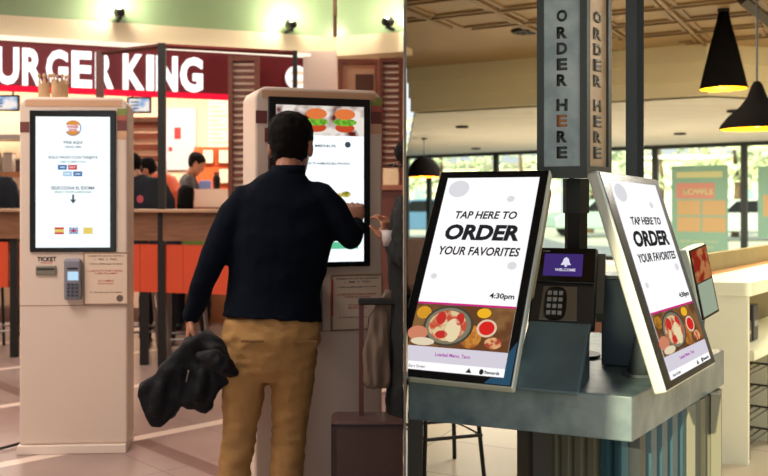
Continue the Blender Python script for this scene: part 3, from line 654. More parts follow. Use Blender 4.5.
# leaning customer in black jacket right of kiosk
p = at(150, 0, 8.3)
J = joints(1.74, hip=(0, 0, .9), waist=(-.03, .0, 1.08), chest=(-.08, .04, 1.28), shL=(-.34, .1, 1.5), shR=(0, .04, 1.42), neck=(-.2, .12, 1.56), head=(-.27, .17, 1.67), elL=(-.4, .22, 1.22), elR=(.14, .12, 1.14), wrL=(-.34, .4, 1.24), wrR=(.05, .3, 1.05), yaw=.4)
lean = person('customer in black jacket with small red emblem leaning behind the ledge', (p.x+.06, 8.35, 0), 0, J, dk, dk, vox=.022, w=1.3)
obj('emblem', MB().disc((0, 0, 0), .03, .035, .006, Matrix.Translation(at(140, 199, 8.14)-V((p.x+.06, 8.35, 0)))), mat('emblem pink', (180, 70, 80), .6), lean)
def seated(px, py, Y, label, top, rz, long=.12, hair=None, sc=1.0):
    hz = at(px, py, Y).z; q = at(px, 0, Y); k_ = 1.0
    dz = hz-1.59
    J = joints(1.7)
    for kk in ('head', 'neck', 'hip', 'waist', 'chest', 'shL', 'shR', 'elL', 'elR', 'wrL', 'wrR', 'hiL', 'hiR'): J[kk] = J[kk]+V((0, 0, dz))
    J['knL'] = J['hiL']+V((-.04, .40, -.02)); J['knR'] = J['hiR']+V((.04, .40, -.02)); J['anL'] = V((J['knL'].x, .42, .08)); J['anR'] = V((J['knR'].x, .42, .08))
    J['wrL'] = J['hiL']+V((-.1, .2, .12)); J['wrR'] = J['hiR']+V((.1, .2, .12))
    o = person(label, (q.x, Y, 0), rz, J, top, dk, vox=.022, long=long, hair=hair)
    c = thing('bar_chair', 'stool carrying the '+label, 'stool', (q.x, Y, 0), rz)
    zs = J['hip'].z-.16
    obj('seat', MB().box(-.19, .19, -.19, .19, zs-.04, zs, bev=.012), blackm, c)
    for sx in (-1, 1):
        for sy in (-1, 1): obj('leg', MB().tube([(sx*.15, sy*.15, zs-.04), (sx*.19, sy*.19, 0)], .014, 8), blackm, c)
    return o
seated(186, 197, 8.95, 'seated person with long black hair and green top behind the ledge', greencl, 0)
seated(-9, 160, 8.55, 'seated person in black coat at the far left edge', dk, 0, 0)

# man in dark coat with a suitcase, cut off by the dividing wall
q = at(418, 0, 3.52)
J = joints(1.62, head=(.005, .03, 1.485), yaw=.0, pitch=-.1, elL=(-.25, -.04, 1.14), wrL=(-.12, .08, 1.18), wrR=(.2, .2, .95))
coat = person('man in long dark coat and glasses standing behind the suitcase', (q.x+.02, 3.52, 0), rad(62), J, mat('dark olive coat', (36, 38, 38), .8, spec=.2), mat('dark brown trousers', (42, 30, 28), .8), vox=.01, hemdrop=.38, w=1.15, wr=.008, topname='coat',
              hands={'L': ((.0, .25, 1), (.3, .9, -.2), (.5, .6), -1)})
gl = J['head']; Rm, _ = head_rings(gl, 1, J['yaw'], J['pitch'])
obj('glasses', MB().tube([gl+Rm@V((-.08, -.01, .012)), gl+Rm@V((-.07, .095, .012)), gl+Rm@V((.07, .095, .012)), gl+Rm@V((.08, -.01, .012))], .0035, 6), ink, coat)
cut(coat, -1)
for c in children(coat):          # drop slivers left over by the trimming
    bm = bmesh.new(); bm.from_mesh(c.data); left = set(bm.verts); isl = []
    while left:
        st_ = [left.pop()]; comp = set(st_)
        while st_:
            for e in st_.pop().link_edges:
                for v in e.verts:
                    if v in left: left.discard(v); comp.add(v); st_.append(v)
        isl.append(comp)
    big = max(isl, key=len)
    bmesh.ops.delete(bm, geom=[v for i_ in isl if i_ is not big for v in i_], context='VERTS')
    bm.to_mesh(c.data); bm.free()
# cup in his hand, shawl over his arm
pc = at(389, 238, 3.40)
o = thing('paper_cup', 'white crumpled paper cup held by the man in dark coat', 'cup', pc+V((0, 0, -.03)))
obj('cup', MB().lathe([(0, 0), (.022, 0), (.03, .06), (.027, .06), (.02, .004), (0, .004)], seg=16), mat('cup white', (196, 186, 186), .5), o, smooth=True)
o = thing('shawl', 'pale beige cloth hanging beside the dark coat above the suitcase', 'cloth', at(378, 340, 3.40))
s_ = MB(); b_ = at(378, 340, 3.40)
s_.limb([(at(388, 292, 3.42)-b_, .02), (at(381, 320, 3.40)-b_, .045), (at(377, 350, 3.40)-b_, .055), (at(377, 378, 3.40)-b_, .06)], 14, flat=.45, side=(1, 0, 0))
organic('cloth', s_, mat('beige cloth', (112, 94, 82), .8), o, .008, 2, .01, 10, (3, 3, .5))
# suitcase
sc = mat('suitcase brown', (78, 54, 50), .5, var=.08, scale=8, bump=.1)
a = at(332, 415, 3.27); su = thing('suitcase', 'dark brown upright trolley suitcase with raised handle at the wall', 'suitcase', (a.x+.2, 3.27, 0), 0)
hz = a.z-.03
b = obj('case', MB().box(-.2, .2, 0, .2, .045, hz, bev=.02), sc, su)
obj('edge_trim', MB().box(-.203, .2, -.004, .004, hz-.012, hz-.004).box(-.203, -.195, -.004, .004, .07, hz-.004), mat('trim dark', (40, 26, 26), .5), su)
hx0 = at(362, 0, 3.35).x-(a.x+.2)
obj('handle_pole', MB().box(hx0-.009, hx0+.009, .12, .136, hz-.01, .965), brown_metal, su)
obj('handle_pole', MB().box(hx0+.15, hx0+.168, .12, .136, hz-.01, .965), brown_metal, su)
obj('handle_grip', MB().box(hx0-.012, hx0+.17, .112, .144, .955, .98, bev=.006), ink, su)
for sx in (-.15, .15):
    obj('wheel', MB().limb([((sx-.012, .05, .024), .024), ((sx+.012, .05, .024), .024)], 16, caps=False), ink, su)
    obj('wheel', MB().limb([((sx-.012, .19, .024), .024), ((sx+.012, .19, .024), .024)], 16, caps=False), ink, su)
cut(su, -1)

# =================================================================== RIGHT ROOM
tile = mat('tan floor tile', (196, 168, 130), .4, var=.06, scale=1.5)
def floor_mat_right():
    m = bpy.data.materials.new('tan tiles'); m.use_nodes = True; nt = m.node_tree; b = nt.nodes['Principled BSDF']
    co_ = nt.nodes.new('ShaderNodeTexCoord'); mp = nt.nodes.new('ShaderNodeMapping'); mp.inputs['Rotation'].default_value = (0, 0, rad(28))
    br = nt.nodes.new('ShaderNodeTexBrick'); br.offset = 0; br.inputs['Scale'].default_value = 1; br.inputs['Brick Width'].default_value = .6; br.inputs['Row Height'].default_value = .6
    br.inputs['Mortar Size'].default_value = .005; br.inputs['Color1'].default_value = (*lin((196, 184, 160)), 1); br.inputs['Color2'].default_value = (*lin((188, 174, 150)), 1); br.inputs['Mortar'].default_value = (*lin((140, 120, 96)), 1)
    nt.links.new(co_.outputs['Object'], mp.inputs[0]); nt.links.new(mp.outputs[0], br.inputs[0]); nt.links.new(br.outputs[0], b.inputs['Base Color']); b.inputs['Roughness'].default_value = .35
    return m
# window wall line
Wa, Wb = V((2.22, 23.5, 0)), V((8.7, 17.5, 0)); dW = (Wb-Wa).normalized(); Wc = Wa+dW*13.5; Wa0 = V((2.25, 23.48, 0))
struct('floor_right', MB().prism([(-2.32, -2.5, 0), (13, -2.5, 0), (13, 13.5, 0), tuple(Wc), tuple(Wa), (2.19, 23.2, 0), (.105, 1, 0), (-.07, 1, 0)], (0, 0, -.1)), floor_mat_right())
struct('wall_right', MB().box(13, 13.1, -2.5, 14.5, 0, 3.2), mat('right wall', (168, 158, 136), .7))
tin = mat('tin ceiling', (152, 124, 84), .45, var=.08, scale=1.2)
Fa, Fb, Fc = V((1.105, 11.63, 0)), V((4.19, 9.76, 0)), V((7.5, 10.9, 0))
dF = (Fb-Fa).normalized(); nF = V((-dF.y, dF.x, 0))
struct('ceiling_tin', MB().prism([(.13, 1.3, 3.05), (13, 1.3, 3.05), (13, 12.8, 3.05), tuple(Fc+V((0, 0, 3.05))), tuple(Fb+V((0, 0, 3.05))), tuple(Fa+V((0, 0, 3.05)))], (0, 0, .1)), tin)
rib = MB()
azF = math.atan2(dF.y, dF.x); RF = Matrix.Translation(Fb)@Matrix.Rotation(azF, 4, 'Z')
G = .66
for k in range(-14, 18):
    for dx in (-.07, .0, .07):
        rib.box(k*G+dx-.018, k*G+dx+.018, -9, 0.0, 3.05-.035 if dx == 0 else 3.05-.02, 3.052, RF)
for k in range(0, 14):
    for dx in (-.07, .0, .07):
        rib.box(-9, 11, -k*G-.2+dx-.018, -k*G-.2+dx+.018, 3.05-.035 if dx == 0 else 3.05-.02, 3.052, RF)
for no_, co_ in (((1, -KD, 0), (.02, 0, 0)), ((-1, 0, 0), (12.9, 0, 0)), ((0, 1, 0), (0, 1.4, 0))):
    bmesh.ops.bisect_plane(rib.bm, geom=rib.bm.verts[:]+rib.bm.edges[:]+rib.bm.faces[:], plane_co=co_, plane_no=no_, clear_inner=True)
dn = (Fc-Fb).normalized()
bmesh.ops.bisect_plane(rib.bm, geom=rib.bm.verts[:]+rib.bm.edges[:]+rib.bm.faces[:], plane_co=Fb, plane_no=V((-dn.y, dn.x, 0)), clear_outer=True)
struct('trim_ceiling_ribs', rib, mat('tin ribs', (140, 112, 74), .4))
# stepped soffit and lower plank ceiling
sof = mat('soffit olive', (208, 194, 154), .7)
for nm, za, off in (('trim_soffit_upper', (2.86, 3.06), 0), ('trim_soffit_middle', (2.67, 2.86), .06), ('trim_soffit_lower', (2.5, 2.67), .12)):
    z0, z1 = za
    ring = []
    def offl(o): return [Fa+nF*o, Fb+nF*o, Fc+V((-dn.y, dn.x, 0))*o]
    a_, b_ = offl(off), offl(off+.25)
    struct(nm, MB().prism([(*p.xy, z0) for p in (a_[0]+V((.012, 0, 0)), a_[1], a_[2], b_[2], b_[1], b_[0]+V((.05, 0, 0)))], (0, 0, z1-z0)), sof)
plank = mat('plank ceiling', (240, 238, 230), .7, rgb2=(222, 220, 210), scale=3, stretch=(.4, 6, 1))
A_ = Fa+nF*.2+V((.04, 0, 0)); C_ = Fc+V((-dn.y, dn.x, 0))*.2
struct('ceiling_planks', MB().prism([(*A_.xy, 2.5), (*(Fb+nF*.2).xy, 2.5), (*C_.xy, 2.5), (13, 12.6, 2.5), (13, 13.5, 2.5), (*Wc.xy, 2.5), (*Wa0.xy, 2.5)], (0, 0, .08)), plank)
for i, (px, py, lb) in enumerate(((735, 110, 'below the second pendant rod'), (680, 133, 'above the poster window'), (462, 126, 'above the left kiosk'), (476, 148, 'close to the window head above the left kiosk'))):
    Y = 1.15*F/(CY-py); p = at(px, py, Y)
    o = thing('ceiling_downlight', 'small round downlight in the plank ceiling, '+lb, 'light', (p.x, p.y, 2.47), 0, 'downlights in the plank ceiling')
    obj('ring', MB().lathe([(.05, .03), (.1, .03), (.1, 0), (.085, 0), (.07, .025), (.05, .03)], seg=20), blackm, o)
    obj('lens', MB().lathe([(0, .02), (.07, .02), (.07, .028), (0, .028)], seg=20), mat('lens grey', (110, 106, 96), .3), o)
o = thing('ceiling_vent', 'small dark round vent in the brown panelled ceiling left of the sign column', 'vent', (at(526, 30, 9.0).x, 9.0, 3.02))
obj('ring', MB().lathe([(0, 0), (.13, 0), (.15, .03), (0, .03)], seg=20), blackm, o)
obj('grille', MB().box(-.1, .1, -.01, .01, -.008, 0).box(-.01, .01, -.1, .1, -.008, 0), blackm, o)

# windows
wfr = mat('window frame', (44, 48, 44), .5)
azW = math.atan2(dW.y, dW.x)
def on_win(px):
    k = (px-CX)/F; t = (k*Wa.y-Wa.x)/(dW.x-k*dW.y); return t
struct('trim_window_head', MB().box(0.03, 13.4, -.06, .08, 2.42, 2.5, Matrix.Translation(Wa)@Matrix.Rotation(azW, 4, 'Z')), wfr)
struct('trim_window_sill', MB().box(0.03, 13.4, -.06, .08, 0, .12, Matrix.Translation(Wa)@Matrix.Rotation(azW, 4, 'Z')), wfr)
glass = bpy.data.materials.new('window glass'); glass.use_nodes = True
nt = glass.node_tree; nt.nodes.remove(nt.nodes['Principled BSDF'])
tr, gs, mx_ = nt.nodes.new('ShaderNodeBsdfTransparent'), nt.nodes.new('ShaderNodeBsdfGlossy'), nt.nodes.new('ShaderNodeMixShader')
tr.inputs[0].default_value = (.93, .97, .95, 1); gs.inputs['Roughness'].default_value = .02; mx_.inputs[0].default_value = .06
nt.links.new(tr.outputs[0], mx_.inputs[1]); nt.links.new(gs.outputs[0], mx_.inputs[2]); nt.links.new(mx_.outputs[0], nt.nodes['Material Output'].inputs[0])
edges = [.05]+[on_win(p) for p in (429, 496, 572, 655, 744)]+[10.6, 13.4]
for i in range(len(edges)-1):
    a, b = edges[i], edges[i+1]; MW = Matrix.Translation(Wa)@Matrix.Rotation(azW, 4, 'Z')
    f_ = MB().box(a, a+.06, -.05, .05, .12, 2.42, MW).box(b-.05, b, -.05, .05, .12, 2.42, MW)
    fo = struct('window_%d' % (i+1), f_, wfr)
    obj('pane', MB().box(a+.06, b-.05, -.006, .006, .12, 2.42, MW), glass, fo)
# posters on the glass
def poster(px0, px1, z0, z1, label):
    a, b = on_win(px0), on_win(px1); p = Wa+dW*a
    o = thing('window_poster', label, 'poster', (p.x, p.y, z0), azW, 'posters on the window glass')
    w_, h_ = b-a, z1-z0
    obj('sheet', MB().box(0, w_, -.075, -.055, 0, h_), mat('poster green', (136, 176, 154), .6), o); return o, w_, h_
zt = lambda py, Y: H-(py-CY)*Y/F
o, w_, h_ = poster(673, 729, zt(252, 18.6), zt(166, 18.6), 'green poster with orange boxes and red top on the window right of the kiosks')
MP = Matrix.Translation((0, -.077, 0))
obj('red_panel', MB().box(.1, w_-.25, 0, .001, h_*.62, h_*.80, MP), mat('poster red', (206, 140, 124), .6), o)
for r_ in range(2):
    for c_ in range(2): obj('orange_box', MB().box(.12+c_*.5, .58+c_*.5, -.001, 0, h_*.24+r_*.34, h_*.24+r_*.34+.3, MP), mat('poster orange', (200, 166, 116), .6), o)
obj('pale_band', MB().box(.1, w_-.1, -.001, 0, h_*.86, h_*.93, MP), mat('poster pale', (206, 206, 150), .6), o)
text('writing', 'BOWLS', mat('poster pale', (206, 206, 150)), o, Matrix.Translation((0, -.079, 0)), width=.6, height=.13, cx=w_*.48, cz=h_*.7, bold=.03)
text('writing', 'ORDER AHEAD TODAY', mat('poster pale', (206, 206, 150)), o, Matrix.Translation((0, -.079, 0)), width=.8, height=.05, cx=w_*.5, cz=h_*.13)
text('writing', 'PICK UP HERE', mat('poster pale', (206, 206, 150)), o, Matrix.Translation((0, -.079, 0)), width=.55, height=.06, cx=w_*.5, cz=h_*.07)
o, w_, h_ = poster(759, 800, zt(238, 17.4), zt(166, 17.4), 'dark green poster on the window cut by the right edge')
obj('orange_panel', MB().box(.1, w_-.1, 0, .001, h_*.3, h_*.6, MP), mat('poster orange', (200, 166, 116), .6), o)

# outdoors
gnd = mat('pavement outside', (214, 216, 206), .8, var=.05, scale=.6)
struct('ground', MB().prism([(2.6, 23.8, -.05), (30, -2, -.05), (70, 20, -.05), (45, 80, -.05), (3, 80, -.05)], (0, 0, -.1)), gnd)
leaf = [mat('leaf%d' % i, c, .7, var=.25, scale=3) for i, c in enumerate(((212, 224, 184), (222, 230, 190), (200, 218, 184)))]  # pale tones put overexposed daylight into the leaf colours
bark = mat('bark', (110, 90, 70), .8)
def tree(px, Y, h_, r_, i, label):
    x = (px-CX)/F*Y; o = thing('tree', label, 'tree', (x, Y, -.05), 0, 'trees beyond the windows')
    obj('trunk', MB().limb([((0, 0, 0), .16), ((.1, 0, h_*.4), .12), ((.0, .1, h_*.75), .06)], 8, caps=False), bark, o, smooth=True)
    rnd = random.Random(i); m = MB()
    for k in range(240):
        a, b, rr = rnd.uniform(0, 6.28), rnd.uniform(-1, 1), rnd.uniform(.35, 1)**.5*r_
        q_ = V((math.cos(a)*math.sqrt(1-b*b), math.sin(a)*math.sqrt(1-b*b), b*.8))*rr+V((0, 0, h_*.68))
        R_ = Matrix.Rotation(rnd.uniform(0, 6), 4, 'X')@Matrix.Rotation(rnd.uniform(0, 6), 4, 'Z')
        s0 = rnd.uniform(.16, .34); m.prism([(-s0, -.01, 0), (0, -.01, -s0*.55), (s0, -.01, 0), (0, -.01, s0*.55)], (0, .02, 0), Matrix.Translation(q_)@R_)
    obj('foliage', m, leaf[i % 3], o)
for i, (px, Y, h_, r_, lb) in enumerate(((440, 40, 5, 2.4, 'seen left of the left kiosk'), (520, 44, 5.5, 2.6, 'seen above the left kiosk'), (590, 38, 4.6, 2.2, 'seen between the two kiosks'), (660, 42, 5.4, 2.7, 'seen left of the green poster'),
                                    (735, 34, 4.6, 1.7, 'seen right of the green poster'), (790, 40, 5, 2.2, 'at the right edge'))):
    tree(px, Y, h_, r_, i, 'pale green leafy tree beyond the windows, '+lb)
x = (690-CX)/F*52
def building(px0, px1, Y, h_, c, label):
    x0, x1 = (px0-CX)/F*Y, (px1-CX)/F*Y; o = thing('building', label, 'building', (x0, Y, -.05)); w_ = x1-x0
    obj('wall', MB().box(0, w_, 0, 5, 0, h_), mat('bld%d' % px0, c, .8), o); obj('roof', MB().box(-.2, w_+.2, -.3, 5.2, h_, h_+.3), mat('roof grey', (150, 150, 146), .7), o)
    n = int(w_/2.2)
    for k in range(n): obj('window', MB().box(.6+k*2.2, 1.8+k*2.2, -.03, 0, .9, 2.2), mat('far glass', (150, 180, 186), .2), o)
building(405, 560, 60, 3.6, (222, 214, 198), 'pale low building beyond the windows, behind the left kiosk')
building(600, 790, 62, 4.2, (226, 222, 210), 'pale low building beyond the windows, behind the green poster')
def car(px, Y, c, label, rz=0):
    x = (px-CX)/F*Y; o = thing('car', label, 'car', (x, Y, -.05), rz, 'cars outside')
    prof = [(-2.1, .35), (-2.15, .75), (-1.9, .92), (-1.25, .98), (-.75, 1.42), (.65, 1.45), (1.35, .98), (2.0, .85), (2.15, .6), (2.1, .32)]
    b = obj('body', MB().prism([(a, -.85, z) for a, z in prof], (0, 1.7, 0)), mat('car%d' % px, c, .3, .2), o); bevel(b, .08, 2)
    obj('side_window', MB().prism([(-1.1, -.86, .98), (-.68, -.86, 1.36), (.6, -.86, 1.38), (1.1, -.86, .98)], (0, .01, 0)), black, o)
    for xx in (-1.35, 1.35):
        for yy in (-.8, .62): obj('wheel', MB().limb([((xx, yy, .32), .32), ((xx, yy+.2, .32), .32)], 16, caps=False), ink, o)
car(428, 33, (90, 130, 170), 'blue car parked outside at the dividing wall')
car(606, 34, (170, 200, 196), 'pale teal car parked outside between the kiosks')
car(745, 31, (200, 208, 210), 'silver car parked outside right of the green poster')

# pendants
gold = mat('gold lining', (250, 190, 30), .35, .3)
def pendant(name, label, p, prof_out, hang, mat_out, e, bulb_z, group='pendant lamps'):
    o = thing(name, label, 'lamp', p, 0, group)
    obj('shade', MB().lathe(prof_out, seg=40), mat_out, o, smooth=True)
    inner = [(max(r-.006, .004), z-.002 if z > .01 else z) for r, z in prof_out]
    obj('lining', MB().lathe(inner, seg=40), gold, o, smooth=True)
    top = prof_out[-1][1]
    obj('cord', MB().tube([(0, 0, top-.01), (0, 0, hang)], .008, 8), ink, o)
    obj('canopy', MB().lathe([(0, hang-.03), (.05, hang-.03), (.05, hang), (0, hang)], seg=20), ink, o)
    obj('bulb', MB().ell((0, 0, bulb_z), .035, .035, .05, seg=12), glow('bulb', (255, 214, 110), 6), o, smooth=True)
    lamp('pendant light', 'POINT', V(p)+V((0, 0, bulb_z-.07)), e, (1, .68, .22), .04); return o
bz_ = mat('bronze shade', (12, 9, 7), .9, 0, spec=.03)
p = at(723.5, 89, 8.0)
pendant('cone_pendant', 'dark tall cone pendant lamp with gold inside, the left of the pair at upper right', (p.x, p.y, p.z), [(.2, 0), (.165, .16), (.115, .38), (.06, .6), (.03, .74), (.022, .79), (.018, .82)], 3.05-p.z, bz_, 22, .1)
p = at(757, 129, 6.8)
pendant('dome_pendant', 'wide dark trumpet shaped pendant lamp with gold inside, at the right edge', (p.x, p.y, p.z), [(.265, 0), (.255, .03), (.2, .10), (.12, .17), (.07, .24), (.04, .33), (.02, .36)], 3.05-p.z, bz_, 26, .06)
p = at(422, 177, 16.7)
pendant('dome_pendant', 'small brown dome pendant lamp with glowing orange rim beside the dividing wall', (p.x+.04, p.y, p.z), [(.30, 0), (.295, .1), (.26, .22), (.18, .32), (.08, .37), (.02, .39)], 2.5-p.z, bz_, 30, .12)
a = at(742, 0, 7.4); b = at(790, 40, 8.4)
tag(obj('roof_brace', MB().tube([V((a.x, a.y, 3.0)), V((b.x+.3, b.y, 2.62))], .05, 4), mat('dark steel', (64, 62, 58), .45, .5)), 'dark diagonal steel brace under the ceiling at the top right corner', 'brace')

# order table
Tc, Tf, Tl = V((.792, 2.284, 0)), V((1.347, 3.0, 0)), V((.2475, 2.5243, 0))
conc = mat('patinated steel top', (104, 120, 124), .4, 0, rgb2=(66, 84, 94), scale=11, bump=.15, bscale=30)
tb = thing('order_table', 'blue grey patinated order table with thick top carrying the kiosks', 'table')
bevel(obj('tabletop', MB().prism([(*p, .735) for p in ((.2475, 2.5243), (.792, 2.284), (1.347, 3.0), (1.05, 3.4), (.335, 3.4))], (0, 0, .115)), conc, tb), .003)
dCL, dCF = (Tl-Tc).normalized(), (Tf-Tc).normalized(); inn = V((.15, .98, 0))
def tleg(p, w_, m_): obj('leg', MB().box(p.x-w_, p.x+w_, p.y-w_, p.y+w_, 0, .735), m_, tb)
tleg(V((.273, 2.60, 0)), .022, blackm)
tleg(V(((540-CX)/F*2.55, 2.55, 0)), .026, blackm)
tleg(V(((683-CX)/F*2.72, 2.72, 0)), .026, mat('leg steel', (122, 120, 104), .4, .2))
tleg(V(((714-CX)/F*2.86, 2.86, 0)), .016, mat('leg steel', (122, 120, 104), .4, .2))
# corrugated base
cA, cB, cC = V(((551-CX)/F*2.62, 2.62, 0)), V(((630-CX)/F*2.42, 2.42, 0)), V(((718-CX)/F*2.98, 2.98, 0))
bl = mat('blue corrugated', (44, 78, 92), .45, .1); gy = mat('grey corrugated', (104, 104, 90), .45, .1)
def corr(a, b, n, ms, depth=.02):
    d = (b-a)/n; nn = V((d.y, -d.x, 0)).normalized()
    for i in range(n):
        p0, p1 = a+d*i, a+d*(i+1)
        pts = [p0, p0+d*.2+nn*depth, p0+d*.7+nn*depth, p0+d*.9, p1, p1-nn*.02, p0-nn*.02]
        obj('base_panel', MB().prism([(*p.xy, .0) for p in pts], (0, 0, .73)), ms[i % len(ms)] if callable(ms) is False else ms(i), tb)
corr(cA, cB, 6, [gy, gy, gy, gy, bl, bl])
corr(cB, cC, 9, [mat('dark corr', (44, 50, 52), .5), bl, bl, bl, bl, bl, gy, gy, gy])
obj('base_core', MB().prism([(*p, 0) for p in ((cA.x+.02, cA.y+.05), (cB.x+.01, cB.y+.06), (cC.x-.04, cC.y+.04), (.98, 3.3), (cA.x+.05, 3.3))], (0, 0, .73)), mat('core dark', (58, 66, 66), .6), tb)

# kiosk panels on the table
def frame_M(x, y, z, yaw, tilt, roll):
    u = V((math.cos(yaw), math.sin(yaw), 0)); n = V((math.sin(yaw), -math.cos(yaw), 0))
    up = V((0, 0, 1))*math.cos(tilt)-n*math.sin(tilt)
    u, up = u*math.cos(roll)+up*math.sin(roll), up*math.cos(roll)-u*math.sin(roll)
    n = u.cross(up)     # out of the screen
    M = Matrix.Identity(4)
    for i in range(3): M[i][0], M[i][1], M[i][2] = u[i], -n[i], up[i]
    return M            # local x across, -y out of the screen, z up the panel
wscr = glow('order screen', (252, 250, 252), 1.05)
magenta = glow('magenta line', (206, 40, 130), 1)
gk = glow('screen ink', (38, 38, 40), 1); glg = glow('screen pale grey', (222, 222, 226), 1)
silver = mat('silver case', (196, 200, 192), .35, .3)
def order_kiosk(label, x, y, z, yaw, tilt, roll, W, Hk, sw, foot=.05):
    o = thing('countertop_kiosk', label, 'kiosk', (x, y, z), 0, 'self order kiosks on the table')
    M = frame_M(x, y, z, yaw, tilt, roll); sv = Hk/.696
    def B(x0, x1, z0, z1, y0=-.0015, y1=-.0005): return MB().box(x0*sw, x1*sw, y0, y1, z0*sv, z1*sv, M)
    bevel(obj('case', MB().box(-W/2, W/2, .002, .034, 0, Hk, M), silver, o), .006, 3)
    bevel(obj('bezel', MB().box(-W/2+.004, W/2-.004, 0, .004, .004, Hk-.004, M), black, o), .0015)
    d = obj('display', MB().box(-.141*sw, .145*sw, -.001, 0, .026*sv, .667*sv, M), wscr, o)
    MT = M@Matrix.Translation((0, -.0012, 0))
    def T(s_, cx_, cz, w_, h_, m_=gk, b=.0, sh=0): text('screen_text', s_, m_, d, MT, width=w_*sw, height=h_*sv, cx=cx_*sw, cz=cz*sv, bold=b, shear=sh, depth=.0005)
    T('TAP HERE TO', .005, .531, .188, .027, b=.024, sh=.15); T('ORDER', .004, .470, .224, .055, b=.045, sh=.12); T('YOUR FAVORITES', .006, .406, .242, .029, b=.024, sh=.15)
    T('4:30pm', .100, .262, .07, .022, b=.03)
    for cx_, cz, r_ in ((-.097, .626, .034), (.071, .589, .012), (.112, .362, .014), (-.112, .319, .010)):
        obj('dot', MB().disc((cx_*sw, 0, cz*sv), r_*sw*.95, r_*.9*sv, .0004, MT), glg, d)
    obj('magenta_line', B(-.141, .145, .228, .234), magenta, d)
    obj('food_picture', B(-.141, .145, .096, .228), glow('table brown', (104, 66, 40), 1, (134, 96, 58), 16), d)
    def D(cx_, cz, rx, rz, m_, lv): obj('food_shape', MB().disc((cx_*sw, -.0003*lv, cz*sv), rx*sw, rz*sv, .0003, MT), m_, d)
    D(-.115, .2, .022, .02, glow('corn', (226, 160, 40), 1), 1); D(.035, .135, .03, .035, glow('chips', (222, 150, 60), 1, (190, 100, 40), 50), 1)
    D(-.036, .163, .073, .062, glow('pan dark', (70, 66, 56), 1), 2); D(-.036, .163, .066, .056, glow('pan grey', (128, 120, 98), 1), 3)
    D(-.038, .163, .055, .047, glow('tortilla', (220, 196, 150), 1, (196, 80, 56), 34), 4); D(-.02, .15, .022, .036, glow('tortilla pale', (232, 212, 170), 1), 5)
    D(-.06, .185, .014, .02, glow('salsa', (196, 50, 44), 1), 5); D(-.005, .185, .012, .02, glow('salsa', (196, 50, 44), 1), 5); D(-.05, .135, .018, .012, glow('salsa', (196, 50, 44), 1), 5)
    D(-.12, .135, .03, .022, glow('hand tone', (206, 130, 100), 1), 5); D(-.1, .11, .035, .012, glow('wrap pale', (226, 210, 180), 1), 6)
    D(.06, .208, .02, .015, glow('cheese', (240, 180, 40), 1), 4); D(.075, .163, .028, .027, glow('bowl rim', (226, 196, 170), 1), 4); D(.075, .163, .022, .021, glow('salsa bright', (214, 40, 36), 1), 5); D(.1, .12, .024, .017, glow('pico', (170, 70, 50), 1, (226, 170, 120), 60), 4)
    obj('lilac_band', B(-.141, .145, .050, .096), glow('lilac band', (214, 208, 220), 1), d)
    T('Loaded Menu, Taco', -.005, .074, .10, .012, glow('purple text', (170, 50, 170), 1), .02)
    T('Start Order', -.10, .036, .05, .008); T('Rewards', .112, .036, .04, .009, b=.03); obj('icon', MB().disc((.083*sw, 0, .036*sv), .006*sw, .008*sv, .0004, MT), gk, d); obj('icon', MB().prism([(.04*sw, 0, .03*sv), (.056*sw, 0, .03*sv), (.048*sw, 0, .044*sv)], (0, .0004, 0), MT), gk, d)
    if sw == 1.0: bevel(obj('other_kiosk_edge', MB().box(-.12, .165, .036, .085, .3, .672, M), mat('rear tan', (150, 134, 96), .5), o), .01, 3)  # stands in for the edge of another kiosk behind
    # rear mount carrying the panel
    n = V((M[0][1], M[1][1], 0)).normalized()
    mid = M.to_3x3()@V((0, .03, Hk*.42)); ft = V((mid.x, mid.y, .851-z))+n*foot
    obj('mount_arm', MB().limb([(mid, .03), (ft, .03)], 10, caps=False), mat('mount dark', (70, 80, 84), .5), o, smooth=True)
    obj('mount_foot', MB().lathe([(0, 0), (.045, 0), (.045, .008), (0, .008)], (ft.x, ft.y, ft.z), 24), mat('mount dark', (70, 80, 84), .5), o)
    return o, M
kA, MA = order_kiosk('large tilted order kiosk at left, its screen facing the camera', .3442, 2.4017, .865, -.4965, .5948, 0, .3451, .696, 1.0)
obj('blue_corner', MB().prism([(.095, -.0004, .006), (.165, -.0004, .006), (.165, -.0004, .13), (.148, -.0004, .1), (.142, -.0004, .028), (.11, -.0004, .022)], (0, -.0004, 0), MA), mat('blue corner', (54, 110, 150), .3), kA)
kB, MB_ = order_kiosk('tilted order kiosk on the right seen at a steep angle with white edge', 1.0282, 2.4721, .865, .9658, .305, -.0224, .57, .5847, 1.6)
cut(kA, 1)
cut(tb, 1)

# card terminal on its sloped stand
Mt = frame_M(.6928, 2.58, .9975, -.347, .8093, 0)
tm = thing('card_terminal', 'black card payment terminal with purple screen and keypad between the two big kiosks', 'card terminal', (.6928, 2.58, .9975))
tb_ = mat('terminal black', (34, 34, 36), .4)
bevel(obj('body', MB().box(-.096, .09, .001, .04, .0, .3, Mt), tb_, tm), .008, 3)
obj('side_shell', MB().box(.0905, .112, .012, .05, .05, .285, Mt, ), mat('shell grey', (74, 76, 72), .4), tm)
bevel(obj('screen_bezel', MB().box(-.09, .084, -.004, .001, .15, .293, Mt), black, tm), .004)
obj('display', MB().box(-.066, .048, -.0052, -.004, .176, .266, Mt), glow('purple display', (62, 44, 110), 1), tm)
MQ = Mt@Matrix.Translation((0, -.0054, 0))
wt = glow('display white', (226, 220, 240), 1)
obj('bell_icon', MB().prism([(-.016, 0, .22), (.014, 0, .22), (.009, 0, .232), (.006, 0, .246), (-.001, 0, .252), (-.008, 0, .246), (-.011, 0, .232)], (0, -.0004, 0), MQ).disc((-.001, -.0004, .216), .004, .004, .0004, MQ), wt, tm)
